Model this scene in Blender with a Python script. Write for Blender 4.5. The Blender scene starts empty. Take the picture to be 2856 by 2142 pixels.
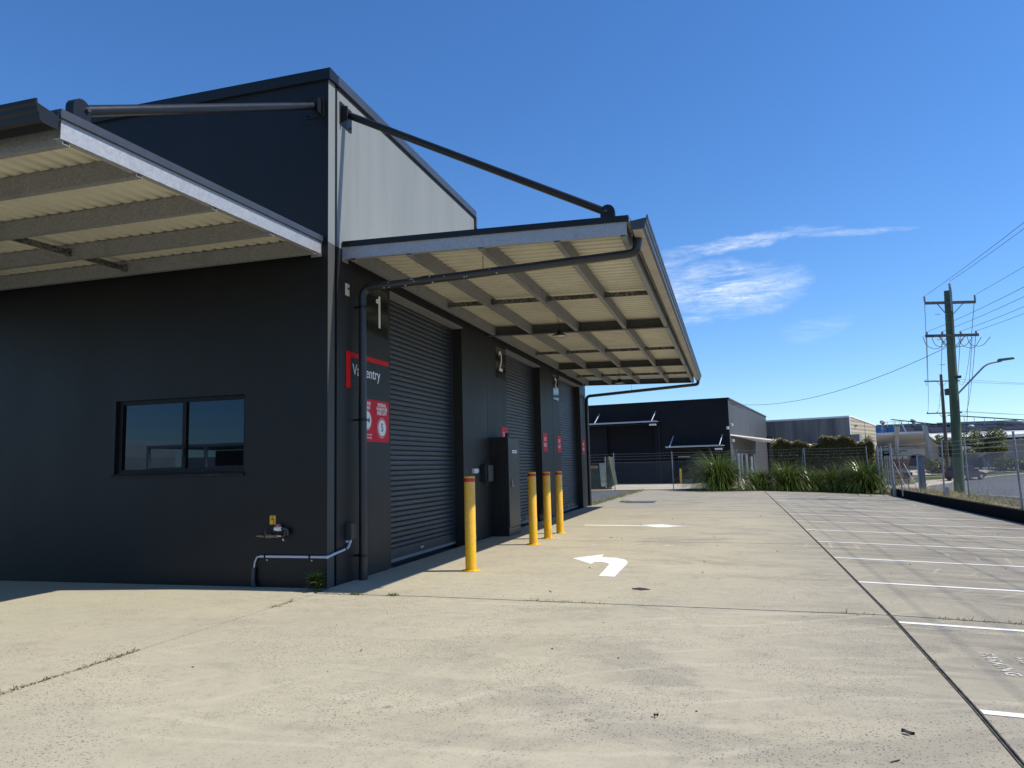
import bpy, bmesh, math, random
import numpy as np
from math import sin, cos, pi, radians, sqrt, atan2, floor
from mathutils import Vector, Matrix
random.seed(7)
R = random.random
U = random.uniform
scene = bpy.context.scene
col = scene.collection

# ------------------------------------------------------------------ camera
cam_d = bpy.data.cameras.new('camera'); cam = bpy.data.objects.new('camera', cam_d); col.objects.link(cam)
cam_d.sensor_width = 36.0; cam_d.lens = 26.10; cam_d.clip_start = 0.05; cam_d.clip_end = 3000
YAW, PITCH, ROLL = radians(-16.152), radians(6.336), radians(-1.399)
fw = Vector((sin(YAW) * cos(PITCH), cos(YAW) * cos(PITCH), sin(PITCH)))
rt = Vector((cos(YAW), -sin(YAW), 0)); upv = rt.cross(fw)
r2 = rt * cos(ROLL) + upv * sin(ROLL); u2 = -rt * sin(ROLL) + upv * cos(ROLL)
mw = Matrix((r2, u2, -fw)).transposed().to_4x4(); mw.translation = Vector((5.234, -8.997, 1.55))
cam.matrix_world = mw
scene.camera = cam

# ------------------------------------------------------------------ sky, sun, exposure
SUN = Vector((0.80, 0.145, 1.0)).normalized()
world = bpy.data.worlds.new('World'); scene.world = world; world.use_nodes = True
wn = world.node_tree; wn.nodes.clear()
def N(t, kind, **kw):
    n = t.nodes.new(kind)
    for k, v in kw.items():
        if k.startswith('i_'):
            n.inputs[k[2:].replace('_', ' ')].default_value = v
        else: setattr(n, k, v)
    return n
sky = N(wn, 'ShaderNodeTexSky', sky_type='NISHITA', sun_disc=False)
sky.sun_elevation = math.asin(SUN.z); sky.sun_rotation = atan2(SUN.x, SUN.y)
sky.air_density = 1.0; sky.dust_density = 0.0; sky.ozone_density = 1.2; sky.altitude = 0
bg = N(wn, 'ShaderNodeBackground'); bg.inputs['Strength'].default_value = 0.116
wo = N(wn, 'ShaderNodeOutputWorld')
L = wn.links.new
# thin cirrus in the sky, laid out by direction (east of the canopy, low above the roofs)
tc = N(wn, 'ShaderNodeTexCoord')
def wdot(v):
    n = N(wn, 'ShaderNodeVectorMath', operation='DOT_PRODUCT'); L(tc.outputs['Generated'], n.inputs[0]); n.inputs[1].default_value = v
    return n.outputs['Value']
def wm(op, a, b=None, c=None, clamp=False):
    n = N(wn, 'ShaderNodeMath', operation=op); n.use_clamp = clamp
    for i, v in enumerate((a, b, c)):
        if v is None: continue
        if isinstance(v, (int, float)): n.inputs[i].default_value = v
        else: L(v, n.inputs[i])
    return n.outputs[0]
cu = wm('DIVIDE', wdot((1, 0, 0)), wm('MAXIMUM', wdot((0, 1, 0)), 0.05))      # tangent plane coordinates towards +Y
cv = wm('DIVIDE', wdot((0, 0, 1)), wm('MAXIMUM', wdot((0, 1, 0)), 0.05))
comb = N(wn, 'ShaderNodeCombineXYZ'); L(wm('MULTIPLY', cu, 1.0), comb.inputs[0]); L(wm('MULTIPLY', cv, 1.0), comb.inputs[1])
def wnoise(scale, detail, rough, sx, sy, rot, dist=0.0):
    mp = N(wn, 'ShaderNodeMapping'); L(comb.outputs[0], mp.inputs[0]); mp.inputs['Scale'].default_value = (sx, sy, 1); mp.inputs['Rotation'].default_value = (0, 0, rot)
    n = N(wn, 'ShaderNodeTexNoise'); L(mp.outputs[0], n.inputs['Vector'])
    n.inputs['Scale'].default_value = scale; n.inputs['Detail'].default_value = detail; n.inputs['Roughness'].default_value = rough; n.inputs['Distortion'].default_value = dist
    return n.outputs['Fac']
warp = wnoise(14, 4, .55, 1, 1.6, 0)
wv = wm('MULTIPLY_ADD', warp, 0.05, -0.025)
def blob(u0, v0, au, av, rot, soft, wamt=1.0):
    du = wm('ADD', cu, -u0); dv = wm('ADD', wm('MULTIPLY_ADD', wv, wamt, cv), -v0)
    a = wm('ADD', wm('MULTIPLY', du, cos(rot)), wm('MULTIPLY', dv, sin(rot)))
    b = wm('ADD', wm('MULTIPLY', du, -sin(rot)), wm('MULTIPLY', dv, cos(rot)))
    q = wm('ADD', wm('POWER', wm('ABSOLUTE', wm('DIVIDE', a, au)), 2), wm('POWER', wm('ABSOLUTE', wm('DIVIDE', b, av)), 2))
    return wm('MULTIPLY', wm('SUBTRACT', 1.0, q, None, True), soft)
streak = wnoise(9, 8, .68, 1.0, 7.0, -0.10, 0.6)
fine = wnoise(34, 9, .72, 1.0, 3.2, 0.35, 1.4)
tex = wm('MULTIPLY', wm('MULTIPLY_ADD', streak, 2.6, -0.85, True), wm('MULTIPLY_ADD', fine, 1.9, -0.42, True))
mask = wm('MAXIMUM', blob(0.00, 0.224, 0.120, 0.044, 0.03, 1.45, 1.0), blob(0.03, 0.286, 0.13, 0.0115, 0.05, 1.15, .7))
mask = wm('MAXIMUM', mask, blob(0.16, 0.285, 0.085, 0.005, -0.03, .7, .2))
mask = wm('MAXIMUM', mask, blob(-0.07, 0.268, 0.06, 0.020, 0.25, .7, 1))
mask = wm('MAXIMUM', mask, blob(0.115, 0.165, 0.05, 0.016, 0.12, .45, .6))
mask = wm('MAXIMUM', mask, blob(0.385, 0.268, 0.03, 0.008, 0.1, .3, .6))
cl = wm('MULTIPLY', wm('MULTIPLY', tex, mask), 0.95, None, True)
front = wm('GREATER_THAN', wdot((0, 1, 0)), 0.1)
cl = wm('MULTIPLY', cl, front)
mixc = N(wn, 'ShaderNodeMix', data_type='RGBA'); L(cl, mixc.inputs['Factor']); L(sky.outputs[0], mixc.inputs['A']); mixc.inputs['B'].default_value = (8.2, 8.6, 9.2, 1)
tint = N(wn, 'ShaderNodeMix', data_type='RGBA', blend_type='MULTIPLY'); tint.inputs['Factor'].default_value = 1.0; L(sky.outputs[0], tint.inputs['A']); tint.inputs['B'].default_value = (.70, .89, 1.17, 1); L(tint.outputs['Result'], mixc.inputs['A'])
hsv = N(wn, 'ShaderNodeHueSaturation'); hsv.inputs['Saturation'].default_value = 1.10; L(mixc.outputs['Result'], hsv.inputs['Color'])
L(hsv.outputs[0], bg.inputs['Color']); L(bg.outputs[0], wo.inputs['Surface'])
sun_d = bpy.data.lights.new('sun', 'SUN'); sun_d.energy = 4.3; sun_d.angle = radians(0.53); sun_d.color = (1.0, 0.945, 0.84)
sun_o = bpy.data.objects.new('sun', sun_d); col.objects.link(sun_o); sun_o.rotation_euler = SUN.to_track_quat('Z', 'Y').to_euler(); sun_o.location = (60, 20, 80)
vs = scene.view_settings
vs.view_transform = 'Standard'; vs.look = 'None'; vs.gamma = 1.0; vs.exposure = 0.30; vs.use_curve_mapping = False
scene.cycles.max_bounces = 6; scene.cycles.diffuse_bounces = 4; scene.cycles.glossy_bounces = 3; scene.cycles.transparent_max_bounces = 16

# ------------------------------------------------------------------ materials
def newmat(name):
    m = bpy.data.materials.new(name); m.use_nodes = True
    return m, m.node_tree, m.node_tree.nodes['Principled BSDF']
def mth(t, op, a, b=None, c=None, clamp=False):
    n = t.nodes.new('ShaderNodeMath'); n.operation = op; n.use_clamp = clamp
    for i, v in enumerate((a, b, c)):
        if v is None: continue
        if isinstance(v, (int, float)): n.inputs[i].default_value = v
        else: t.links.new(v, n.inputs[i])
    return n.outputs[0]
def pos(t, scale=(1, 1, 1), obj=False, rot=(0, 0, 0)):
    if obj: s = t.nodes.new('ShaderNodeTexCoord').outputs['Object']
    else: s = t.nodes.new('ShaderNodeNewGeometry').outputs['Position']
    mp = t.nodes.new('ShaderNodeMapping'); t.links.new(s, mp.inputs[0]); mp.inputs['Scale'].default_value = scale; mp.inputs['Rotation'].default_value = rot
    return mp.outputs[0]
def noise(t, v, scale, detail=4, rough=.55, dist=0):
    n = t.nodes.new('ShaderNodeTexNoise'); t.links.new(v, n.inputs['Vector'])
    n.inputs['Scale'].default_value = scale; n.inputs['Detail'].default_value = detail; n.inputs['Roughness'].default_value = rough; n.inputs['Distortion'].default_value = dist
    return n.outputs['Fac']
def voro(t, v, scale, feature='F1', out='Distance'):
    n = t.nodes.new('ShaderNodeTexVoronoi'); n.feature = feature; t.links.new(v, n.inputs['Vector']); n.inputs['Scale'].default_value = scale
    return n.outputs[out]
def mixcol(t, f, a, b, mode='MIX'):
    n = t.nodes.new('ShaderNodeMix'); n.data_type = 'RGBA'; n.blend_type = mode
    for k, v in (('Factor', f), ('A', a), ('B', b)):
        if isinstance(v, (int, float)): n.inputs[k].default_value = v
        elif isinstance(v, tuple): n.inputs[k].default_value = (v[0], v[1], v[2], 1)
        else: t.links.new(v, n.inputs[k])
    return n.outputs['Result']
def step(t, v, lo, hi):
    n = t.nodes.new('ShaderNodeMapRange'); n.interpolation_type = 'SMOOTHSTEP'; t.links.new(v, n.inputs[0])
    n.inputs[1].default_value = lo; n.inputs[2].default_value = hi
    return n.outputs[0]
def bump(t, b, h, strength=.2, dist=.01):
    n = t.nodes.new('ShaderNodeBump'); n.inputs['Strength'].default_value = strength; n.inputs['Distance'].default_value = dist
    t.links.new(h, n.inputs['Height']); t.links.new(n.outputs[0], b.inputs['Normal'])
def simple(name, c, rough=.5, metal=0.0, var=.12, scale=3.0, bumpamt=0.0, bscale=60, spec=.5, dirt=None, stretch=(1, 1, 1), obj=False, c2=None, fine=0):
    m, t, b = newmat(name)
    b.inputs['Roughness'].default_value = rough; b.inputs['Metallic'].default_value = metal; b.inputs['Specular IOR Level'].default_value = spec
    v = pos(t, stretch, obj)
    n1 = noise(t, v, scale, 6, .6)
    lo = tuple(x * (1 - var) for x in c); hi = tuple(min(1, x * (1 + var)) for x in c)
    cc = mixcol(t, step(t, n1, .3, .7), lo, c2 if c2 else hi)
    if fine: cc = mixcol(t, mth(t, 'MULTIPLY', step(t, noise(t, v, fine, 2), .45, .75), .5), cc, tuple(x * .6 for x in c))
    if dirt: cc = mixcol(t, mth(t, 'MULTIPLY', step(t, noise(t, pos(t, (stretch[0], stretch[1], stretch[2] * .25), obj), scale * 2.3, 6, .7), .52, .75), dirt[3]), cc, dirt[:3])
    t.links.new(cc, b.inputs['Base Color'])
    rr = mth(t, 'MULTIPLY_ADD', noise(t, v, scale * 1.7, 6, .65), .22, rough - .11, True); t.links.new(rr, b.inputs['Roughness'])
    if bumpamt: bump(t, b, noise(t, v, bscale, 4), bumpamt, .004)
    return m
M = {}
def concrete(name, tint=1.0):
    m, t, b = newmat(name)
    p = pos(t)
    sep = t.nodes.new('ShaderNodeSeparateXYZ'); t.links.new(p, sep.inputs[0]); X, Y = sep.outputs[0], sep.outputs[1]
    big = noise(t, p, .33, 5, .6, .6); mid = noise(t, p, 1.3, 6, .62, .4); small = noise(t, p, 7, 5, .6)
    c = mixcol(t, step(t, big, .32, .68), (.485, .430, .302), (.44, .394, .286))
    # broom and wash streaks that run across the yard
    st = noise(t, pos(t, (.16, 1.0, 1)), 1.6, 6, .65, .5)
    c = mixcol(t, mth(t, 'MULTIPLY', step(t, st, .50, .72), .26), c, (.235, .205, .16))
    c = mixcol(t, mth(t, 'MULTIPLY', step(t, mid, .54, .76), .30), c, (.27, .235, .18))
    c = mixcol(t, mth(t, 'MULTIPLY', step(t, mid, .44, .24), .40), c, (.55, .485, .345))
    c = mixcol(t, mth(t, 'MULTIPLY', step(t, small, .48, .72), .26), c, (.28, .25, .195))
    m3 = noise(t, pos(t, (.7, 1, 1), rot=(0, 0, -.4)), 3.4, 7, .7, 1.2)
    c = mixcol(t, mth(t, 'MULTIPLY', step(t, m3, .52, .68), .22), c, (.30, .265, .20))
    c = mixcol(t, mth(t, 'MULTIPLY', step(t, m3, .46, .32), .22), c, (.58, .51, .37))
    gr = noise(t, pos(t, (.55, 1.0, 1), rot=(0, 0, .35)), .75, 7, .68, .8)
    c = mixcol(t, mth(t, 'MULTIPLY', step(t, gr, .57, .74), .34), c, (.215, .195, .16))
    # worn grey patches where cars brake and turn, with the aggregate showing
    wp = noise(t, pos(t, (.8, 1, 1), rot=(0, 0, .7)), .42, 8, .66, 1.6)
    zone = mth(t, 'MULTIPLY', step(t, X, 1.8, 5.0), 1.0)
    worn = mth(t, 'MULTIPLY', step(t, wp, .50, .62), mth(t, 'MULTIPLY_ADD', zone, .75, .25))
    c = mixcol(t, mth(t, 'MULTIPLY', worn, .42), c, (.24, .215, .172))
    # the parking strip is greyer and more worn than the drive
    park = step(t, X, 4.6, 8.6)
    far = step(t, Y, 6.0, 26.0)
    pk = mth(t, 'MAXIMUM', park, mth(t, 'MULTIPLY', far, .68))
    c = mixcol(t, mth(t, 'MULTIPLY', pk, mth(t, 'MULTIPLY_ADD', mid, .7, .38), None, True), c, (.25, .221, .172))
    tyre = noise(t, pos(t, (.22, .9, 1), rot=(0, 0, .5)), 1.1, 7, .7, 1.2)
    c = mixcol(t, mth(t, 'MULTIPLY', mth(t, 'MULTIPLY', step(t, tyre, .47, .66), pk), .78), c, (.135, .122, .105))
    # pale swirls of tyres turning in front of the doors
    for cx, cy, sc, seed in ((1.5, 6.5, 1.3, 3), (7.5, -7.5, 1.0, 9), (3.0, 24, .8, 5)):
        mp = t.nodes.new('ShaderNodeMapping'); t.links.new(p, mp.inputs[0]); mp.inputs['Location'].default_value = (-cx * 1, -cy * 1, 0)
        w = t.nodes.new('ShaderNodeTexWave'); w.wave_type = 'RINGS'; w.rings_direction = 'Z'; t.links.new(mp.outputs[0], w.inputs[0])
        w.inputs['Scale'].default_value = sc * .55; w.inputs['Distortion'].default_value = 2.2; w.inputs['Detail'].default_value = 5; w.inputs['Detail Scale'].default_value = .9; w.inputs['Detail Roughness'].default_value = .65
        msk = step(t, noise(t, pos(t, (1, 1, 1)), .45 + seed * .02, 3), .5, .66)
        c = mixcol(t, mth(t, 'MULTIPLY', mth(t, 'MULTIPLY', step(t, w.outputs['Fac'], .93, 1.0), msk), .34), c, (.58, .52, .385))
    # exposed aggregate speckle
    for scl, thr, am in ((34, .29, .90), (62, .34, .85)):
        v = voro(t, p, scl); msk = step(t, noise(t, p, .9, 4, .6), .40, .60)
        sp = step(t, v, thr, thr - .1)
        vc = voro(t, p, scl, 'F1', 'Color'); sc_ = t.nodes.new('ShaderNodeSeparateColor'); t.links.new(vc, sc_.inputs[0])
        sp = mth(t, 'MULTIPLY', sp, step(t, sc_.outputs[0], .42, .5))
        c = mixcol(t, mth(t, 'MULTIPLY', mth(t, 'MULTIPLY', sp, mth(t, 'MAXIMUM', mth(t, 'MULTIPLY_ADD', msk, .75, .25), worn)), am), c, (.10, .093, .088))
    grain = noise(t, p, 150, 3, .7)
    c = mixcol(t, mth(t, 'MULTIPLY', step(t, grain, .35, .75), .18), c, (.24, .21, .165))
    # scattered oil drops
    od = voro(t, p, 1.1); odm = step(t, od, .05, .02)
    c = mixcol(t, mth(t, 'MULTIPLY', odm, .45), c, (.12, .11, .10))
    # green tinge on the left bay
    gl = step(t, X, .1, -2.5)
    c = mixcol(t, mth(t, 'MULTIPLY', mth(t, 'MULTIPLY', gl, step(t, mid, .4, .6)), .35), c, (.40, .40, .30))
    t.links.new(c, b.inputs['Base Color'])
    b.inputs['Roughness'].default_value = .82; b.inputs['Specular IOR Level'].default_value = .25
    bump(t, b, mth(t, 'ADD', mth(t, 'MULTIPLY', grain, .4), small), .22, .006)
    return m
M['concrete'] = concrete('yard_concrete')
M['concrete_far'] = simple('forecourt_concrete', (.47, .41, .32), .85, 0, .12, .5, .1)
M['soil'] = simple('joint_soil', (.035, .03, .025), .95, 0, .3, 9)
M['ground'] = simple('bare_ground', (.17, .15, .105), .95, 0, .3, .4)
M['asphalt'] = simple('asphalt', (.085, .083, .082), .9, 0, .25, 2.0, .4, 120, fine=90)
M['road'] = simple('road_asphalt', (.135, .133, .135), .9, 0, .15, .5, .2, 60)
M['bitumen'] = simple('kerb_bitumen', (.006, .006, .007), .9, 0, .3, 4, 0, 60, .08)
M['sealgrey'] = simple('dusty_joint_seal', (.075, .068, .058), .85, 0, .5, 14)
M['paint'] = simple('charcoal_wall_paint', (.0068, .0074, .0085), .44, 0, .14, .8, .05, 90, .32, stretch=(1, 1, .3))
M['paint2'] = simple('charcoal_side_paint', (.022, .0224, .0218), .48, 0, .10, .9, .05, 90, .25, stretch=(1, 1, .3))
def sunlitpaint():  # side wall paint lightened so the sunlight is in the colour
    m, t, b = newmat('sunlit_wall_tone')
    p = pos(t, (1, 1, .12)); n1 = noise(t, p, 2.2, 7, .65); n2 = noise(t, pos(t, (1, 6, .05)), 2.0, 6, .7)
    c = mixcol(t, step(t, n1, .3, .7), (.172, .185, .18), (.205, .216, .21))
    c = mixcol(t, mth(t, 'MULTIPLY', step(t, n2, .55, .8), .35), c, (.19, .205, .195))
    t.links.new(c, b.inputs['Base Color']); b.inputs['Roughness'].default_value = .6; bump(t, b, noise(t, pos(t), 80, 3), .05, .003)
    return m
M['paint_sunlit'] = sunlitpaint()
M['paint_halflit'] = simple('half_lit_edge_tone', (.07, .072, .07), .6, 0, .12, 1.5, .05, 90, .2, stretch=(1, 1, .3))  # corner edge coloured midway between the sunlit and shaded wall tones
M['blackmetal'] = simple('black_powder_coat', (.0075, .008, .009), .40, 0, .2, 4, 0, 60, .35)
M['charmetal'] = simple('charcoal_flashing', (.055, .058, .066), .35, .2, .12, 3, 0, 60, .5)
M['pipe'] = simple('charcoal_pipe', (.022, .023, .026), .34, 0, .15, 5, 0, 60, .5)
M['shutter'] = simple('slate_blue_shutter', (.028, .036, .048), .40, .1, .10, 2, 0, 60, .5, stretch=(1, .2, 1))
def galv(name, c1, c2, rough, sp=42, metal=.55):
    m, t, b = newmat(name); p = pos(t, (1, 1, 1), True)
    vc = voro(t, p, sp, 'F1', 'Color'); s = t.nodes.new('ShaderNodeSeparateColor'); t.links.new(vc, s.inputs[0])
    n1 = noise(t, p, 2.2, 6, .65)
    c = mixcol(t, s.outputs[0], c1, c2); c = mixcol(t, mth(t, 'MULTIPLY', step(t, n1, .5, .75), .4), c, tuple(x * .62 for x in c1))
    t.links.new(c, b.inputs['Base Color']); b.inputs['Metallic'].default_value = metal
    t.links.new(mth(t, 'MULTIPLY_ADD', s.outputs[1], .18, rough), b.inputs['Roughness'])
    return m
M['galv'] = galv('galvanised_steel', (.345, .35, .36), (.40, .405, .415), .45, 42, .5)
M['galv_dark'] = galv('weathered_galvanised', (.185, .19, .19), (.275, .28, .28), .5, 70, .25)
M['galv_mottle'] = galv('mottled_bridging', (.03, .03, .029), (.20, .195, .18), .5, 30, .3)
M['rafter'] = galv('dark_rafter_steel', (.06, .06, .06), (.085, .084, .083), .5, 40, .3)
M['cream'] = simple('cream_roof_sheet', (.575, .55, .43), .5, 0, .07, 1.4, 0, 60, .4, dirt=(.42, .37, .27, .25))
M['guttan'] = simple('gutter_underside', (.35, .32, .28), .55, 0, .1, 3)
def yellowm():
    m, t, b = newmat('safety_yellow_paint')
    p = pos(t, (1, 1, 1)); n1 = noise(t, p, 8, 6, .65)
    c = mixcol(t, step(t, n1, .3, .75), (.86, .48, .007), (.78, .40, .007))
    c = mixcol(t, mth(t, 'MULTIPLY', step(t, noise(t, pos(t, (6, 6, 1.2)), 5, 5, .7), .6, .78), .35), c, (.55, .33, .06))
    t.links.new(c, b.inputs['Base Color']); b.inputs['Roughness'].default_value = .38
    return m
M['yellow'] = yellowm()
M['redband'] = simple('red_reflective_band', (.42, .02, .045), .35, 0, .2, 9)
M['signred'] = simple('sign_red', (.56, .008, .026), .5, 0, .06, 3, 0, 60, .2)
M['signred2'] = simple('sign_bright_red', (.62, .004, .004), .5, 0, .05, 3, 0, 60, .2)
M['signchar'] = simple('sign_charcoal', (.030, .034, .036), .5, 0, .06, 2, 0, 60, .2)
M['signgloss'] = simple('sign_gloss_black', (.016, .020, .020), .12, 0, .1, 2)
M['white'] = simple('white_print', (.74, .75, .76), .45, 0, .03, 4)
M['numwhite'] = simple('ivory_vinyl', (.80, .79, .73), .4, 0, .03, 4)
M['ink'] = simple('black_print', (.012, .012, .014), .4)
def linep():
    m, t, b = newmat('line_paint'); p = pos(t)
    wear = mth(t, 'MAXIMUM', step(t, noise(t, p, 38, 6, .8), .60, .68), mth(t, 'MULTIPLY', step(t, noise(t, pos(t, (.5, 1, 1)), 2.6, 6, .7), .50, .72), .45))
    c = mixcol(t, mth(t, 'MULTIPLY', wear, .75), (.80, .79, .745), (.42, .375, .28))
    t.links.new(c, b.inputs['Base Color']); b.inputs['Roughness'].default_value = .8
    return m
M['linepaint'] = linep()
M['fadedpaint'] = None
def faded():
    m, t, b = newmat('worn_line_paint'); p = pos(t)
    c = mixcol(t, step(t, noise(t, p, 16, 6, .75), .42, .56), (.66, .62, .54), (.36, .325, .26))
    t.links.new(c, b.inputs['Base Color']); b.inputs['Roughness'].default_value = .85
    return m
M['fadedpaint'] = faded()
def glassm():
    m, t, b = newmat('sky_reflection_glass')
    b.inputs['Base Color'].default_value = (.004, .005, .006, 1); b.inputs['Roughness'].default_value = .015; b.inputs['IOR'].default_value = 1.55; b.inputs['Specular Tint'].default_value = (.42, .70, 1.0, 1)  # blue specular tint stands in for bluer sky in the reflections
    bump(t, b, noise(t, pos(t), .9, 1), .02, .02)
    return m
M['glass'] = glassm()
M['carglass'] = simple('car_glass', (.006, .007, .009), .08, 0, .1, 2, 0, 60, .3)
M['winframe'] = simple('black_window_frame', (.005, .005, .006), .4, 0, .2, 5, 0, 60, .2)
M['sillm'] = simple('flaking_sill', (.014, .014, .019), .5, 0, .3, 8, 0, 60, .2, dirt=(.2, .2, .22, .3))
M['whiteplastic'] = simple('white_plastic', (.72, .71, .68), .4, 0, .04, 8)
M['greyplastic'] = simple('pale_grey_conduit', (.52, .54, .60), .4, 0, .05, 6)
M['beigeplastic'] = simple('beige_plate', (.58, .50, .40), .5, 0, .12, 30, dirt=(.12, .1, .08, .5))
M['boxgrey'] = simple('dark_grey_box', (.035, .036, .037), .5, 0, .2, 9)
M['cabgrey'] = simple('cabinet_grey', (.030, .030, .030), .42, 0, .08, 2)
M['cabblack'] = simple('cabinet_black', (.010, .010, .011), .5, 0, .2, 3)
M['copper'] = simple('tarnished_brass', (.20, .15, .11), .5, .4, .35, 25)
M['redknob'] = simple('red_valve_handle', (.36, .05, .04), .5)
M['tapyellow'] = simple('tap_sign_yellow', (.72, .42, .01), .45)
def wrapm():
    m, t, b = newmat('clear_plastic_wrap'); p = pos(t, (1, 1, .35))
    w = step(t, noise(t, p, 26, 6, .75, 1.5), .50, .68)
    w2 = step(t, noise(t, pos(t), 60, 3, .6), .58, .74)
    tr = t.nodes.new('ShaderNodeBsdfTransparent'); mx = t.nodes.new('ShaderNodeMixShader')
    b.inputs['Base Color'].default_value = (.78, .74, .66, 1); b.inputs['Roughness'].default_value = .25
    f = mth(t, 'ADD', mth(t, 'MULTIPLY', mth(t, 'MAXIMUM', w, w2), .34), .02, None, True)
    t.links.new(f, mx.inputs[0]); t.links.new(tr.outputs[0], mx.inputs[1]); t.links.new(b.outputs[0], mx.inputs[2])
    t.links.new(mx.outputs[0], t.nodes['Material Output'].inputs['Surface'])
    return m
M['wrap'] = wrapm()
def leafm(name, c1, c2, rough=.45, trans=.25):
    m, t, b = newmat(name)
    n = noise(t, pos(t), 3.0, 3); n2 = t.nodes.new('ShaderNodeNewGeometry').outputs['Random Per Island']
    c = mixcol(t, mth(t, 'ADD', mth(t, 'MULTIPLY', n, .4), mth(t, 'MULTIPLY', n2, .6)), c1, c2)
    t.links.new(c, b.inputs['Base Color']); b.inputs['Roughness'].default_value = rough; b.inputs['Specular IOR Level'].default_value = .45
    tl = t.nodes.new('ShaderNodeBsdfTranslucent'); t.links.new(c, tl.inputs[0]); mx = t.nodes.new('ShaderNodeMixShader'); mx.inputs[0].default_value = trans
    t.links.new(b.outputs[0], mx.inputs[1]); t.links.new(tl.outputs[0], mx.inputs[2]); t.links.new(mx.outputs[0], t.nodes['Material Output'].inputs['Surface'])
    return m
M['blade'] = leafm('strap_leaf', (.055, .095, .014), (.165, .215, .032), .26, .14)
M['blade_y'] = leafm('yellowing_strap_leaf', (.11, .13, .02), (.20, .19, .05), .35)
M['hedgeleaf'] = leafm('olive_hedge_leaf', (.085, .085, .016), (.27, .20, .06), .4)
M['treeleaf'] = leafm('tree_leaf', (.085, .105, .016), (.19, .195, .045), .4)
M['weed'] = leafm('weed_leaf', (.06, .115, .016), (.15, .20, .04), .5)
M['drygrass'] = leafm('dry_grass', (.36, .28, .13), (.50, .40, .22), .7)
M['greengrass'] = leafm('mown_grass', (.10, .13, .025), (.17, .19, .045), .7)
M['lawn'] = simple('lawn', (.10, .115, .03), .9, 0, .35, 1.2)
M['verge'] = simple('verge_soil', (.20, .165, .095), .95, 0, .3, 2)
M['bark'] = simple('bark', (.07, .055, .04), .9, 0, .3, 8)
M['pole'] = simple('green_treated_timber', (.085, .12, .075), .8, 0, .28, 1.6, .2, 30, .3, stretch=(3, 3, .15), dirt=(.12, .095, .065, .6))
M['pole2m'] = simple('weathered_timber', (.12, .105, .085), .85, 0, .25, 1.6, .2, 30, .3, stretch=(3, 3, .15))
M['wire'] = simple('black_cable', (.015, .016, .02), .5)
M['arm'] = simple('grey_timber_arm', (.09, .085, .08), .8, 0, .25, 6)
M['ceramic'] = simple('grey_insulator', (.30, .31, .32), .3)
M['postgalv'] = simple('fence_post_steel', (.27, .275, .29), .5, .3, .15, 6)
M['meshwire'] = simple('chain_link_wire', (.34, .35, .36), .45, .3, .1, 6)
M['B_front'] = simple('navy_charcoal_wall', (.0115, .012, .0155), .6, 0, .12, .7, 0, 60, .15)
M['B_side'] = simple('mid_grey_wall', (.058, .060, .064), .6, 0, .08, .8, 0, 60, .3, stretch=(1, 1, .2))
M['C_conc'] = simple('stained_concrete_wall', (.21, .20, .19), .85, 0, .35, .6, 0, 60, .3, stretch=(1, 1, .15), dirt=(.03, .03, .032, .7))
def blockm():
    m, t, b = newmat('cream_blockwork')
    n1 = noise(t, pos(t), 1.0, 5)
    br = t.nodes.new('ShaderNodeTexBrick'); t.links.new(pos(t, (1, 1, 1), True, (pi / 2, 0, 0)), br.inputs[0])
    br.inputs['Scale'].default_value = 1.0; br.inputs['Brick Width'].default_value = .4; br.inputs['Row Height'].default_value = .2; br.inputs['Mortar Size'].default_value = .012
    br.inputs['Color1'].default_value = (.50, .44, .33, 1); br.inputs['Color2'].default_value = (.44, .385, .285, 1); br.inputs['Mortar'].default_value = (.30, .26, .19, 1)
    c = mixcol(t, mth(t, 'MULTIPLY', step(t, n1, .4, .7), .3), br.outputs['Color'], (.38, .33, .24))
    t.links.new(c, b.inputs['Base Color']); b.inputs['Roughness'].default_value = .9
    return m
M['block'] = blockm()
M['whitemetal'] = simple('white_metal', (.78, .78, .76), .45, 0, .04, 2)
M['offwhite'] = simple('offwhite_panel', (.62, .61, .58), .6, 0, .06, 1.5)
M['greywall'] = simple('grey_wall', (.22, .215, .21), .7, 0, .1, .8)
M['darkwall'] = simple('dark_recess', (.03, .031, .034), .7, 0, .2, 1)
M['roofgrey'] = simple('grey_metal_roof', (.095, .098, .105), .7, 0, .12, .6)
M['solar'] = simple('solar_panel', (.014, .015, .020), .6, 0, .2, 2, 0, 60, .2)
M['blue'] = simple('blue_tank', (.02, .075, .22), .4, 0, .12, 3)
M['silver'] = simple('silver_column', (.42, .44, .47), .4, .3, .08, 3)
M['skipgreen'] = simple('faded_green_paint', (.045, .075, .05), .6, 0, .3, 4, .1, 40, .3, dirt=(.16, .06, .025, .8))
M['skippale'] = simple('chalky_green_paint', (.42, .46, .36), .7, 0, .2, 5, 0, 60, .3, dirt=(.22, .09, .03, .9))
M['rust'] = simple('rust', (.45, .22, .10), .85, 0, .3, 6, .2, 50, .2)
M['redbrick'] = simple('terracotta', (.25, .115, .065), .85, 0, .3, 6)
M['palepallet'] = simple('pale_timber', (.32, .25, .18), .85, 0, .25, 5)
M['car_red'] = simple('maroon_car_paint', (.06, .008, .010), .2, .2, .08, 2, 0, 60, .6)
M['car_dark'] = simple('dark_car_paint', (.035, .007, .009), .3, 0, .08, 2, 0, 60, .35)
M['tyre'] = simple('tyre_rubber', (.014, .014, .014), .8)
M['rim'] = simple('alloy_rim', (.45, .46, .47), .35, .6)
M['lamp_lens'] = simple('headlamp_lens', (.60, .62, .64), .15)
M['taillamp'] = simple('tail_lamp', (.35, .01, .01), .25)
M['bluepost'] = simple('grey_blue_post', (.11, .13, .17), .6, 0, .15, 3, dirt=(.2, .2, .2, .3))
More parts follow.
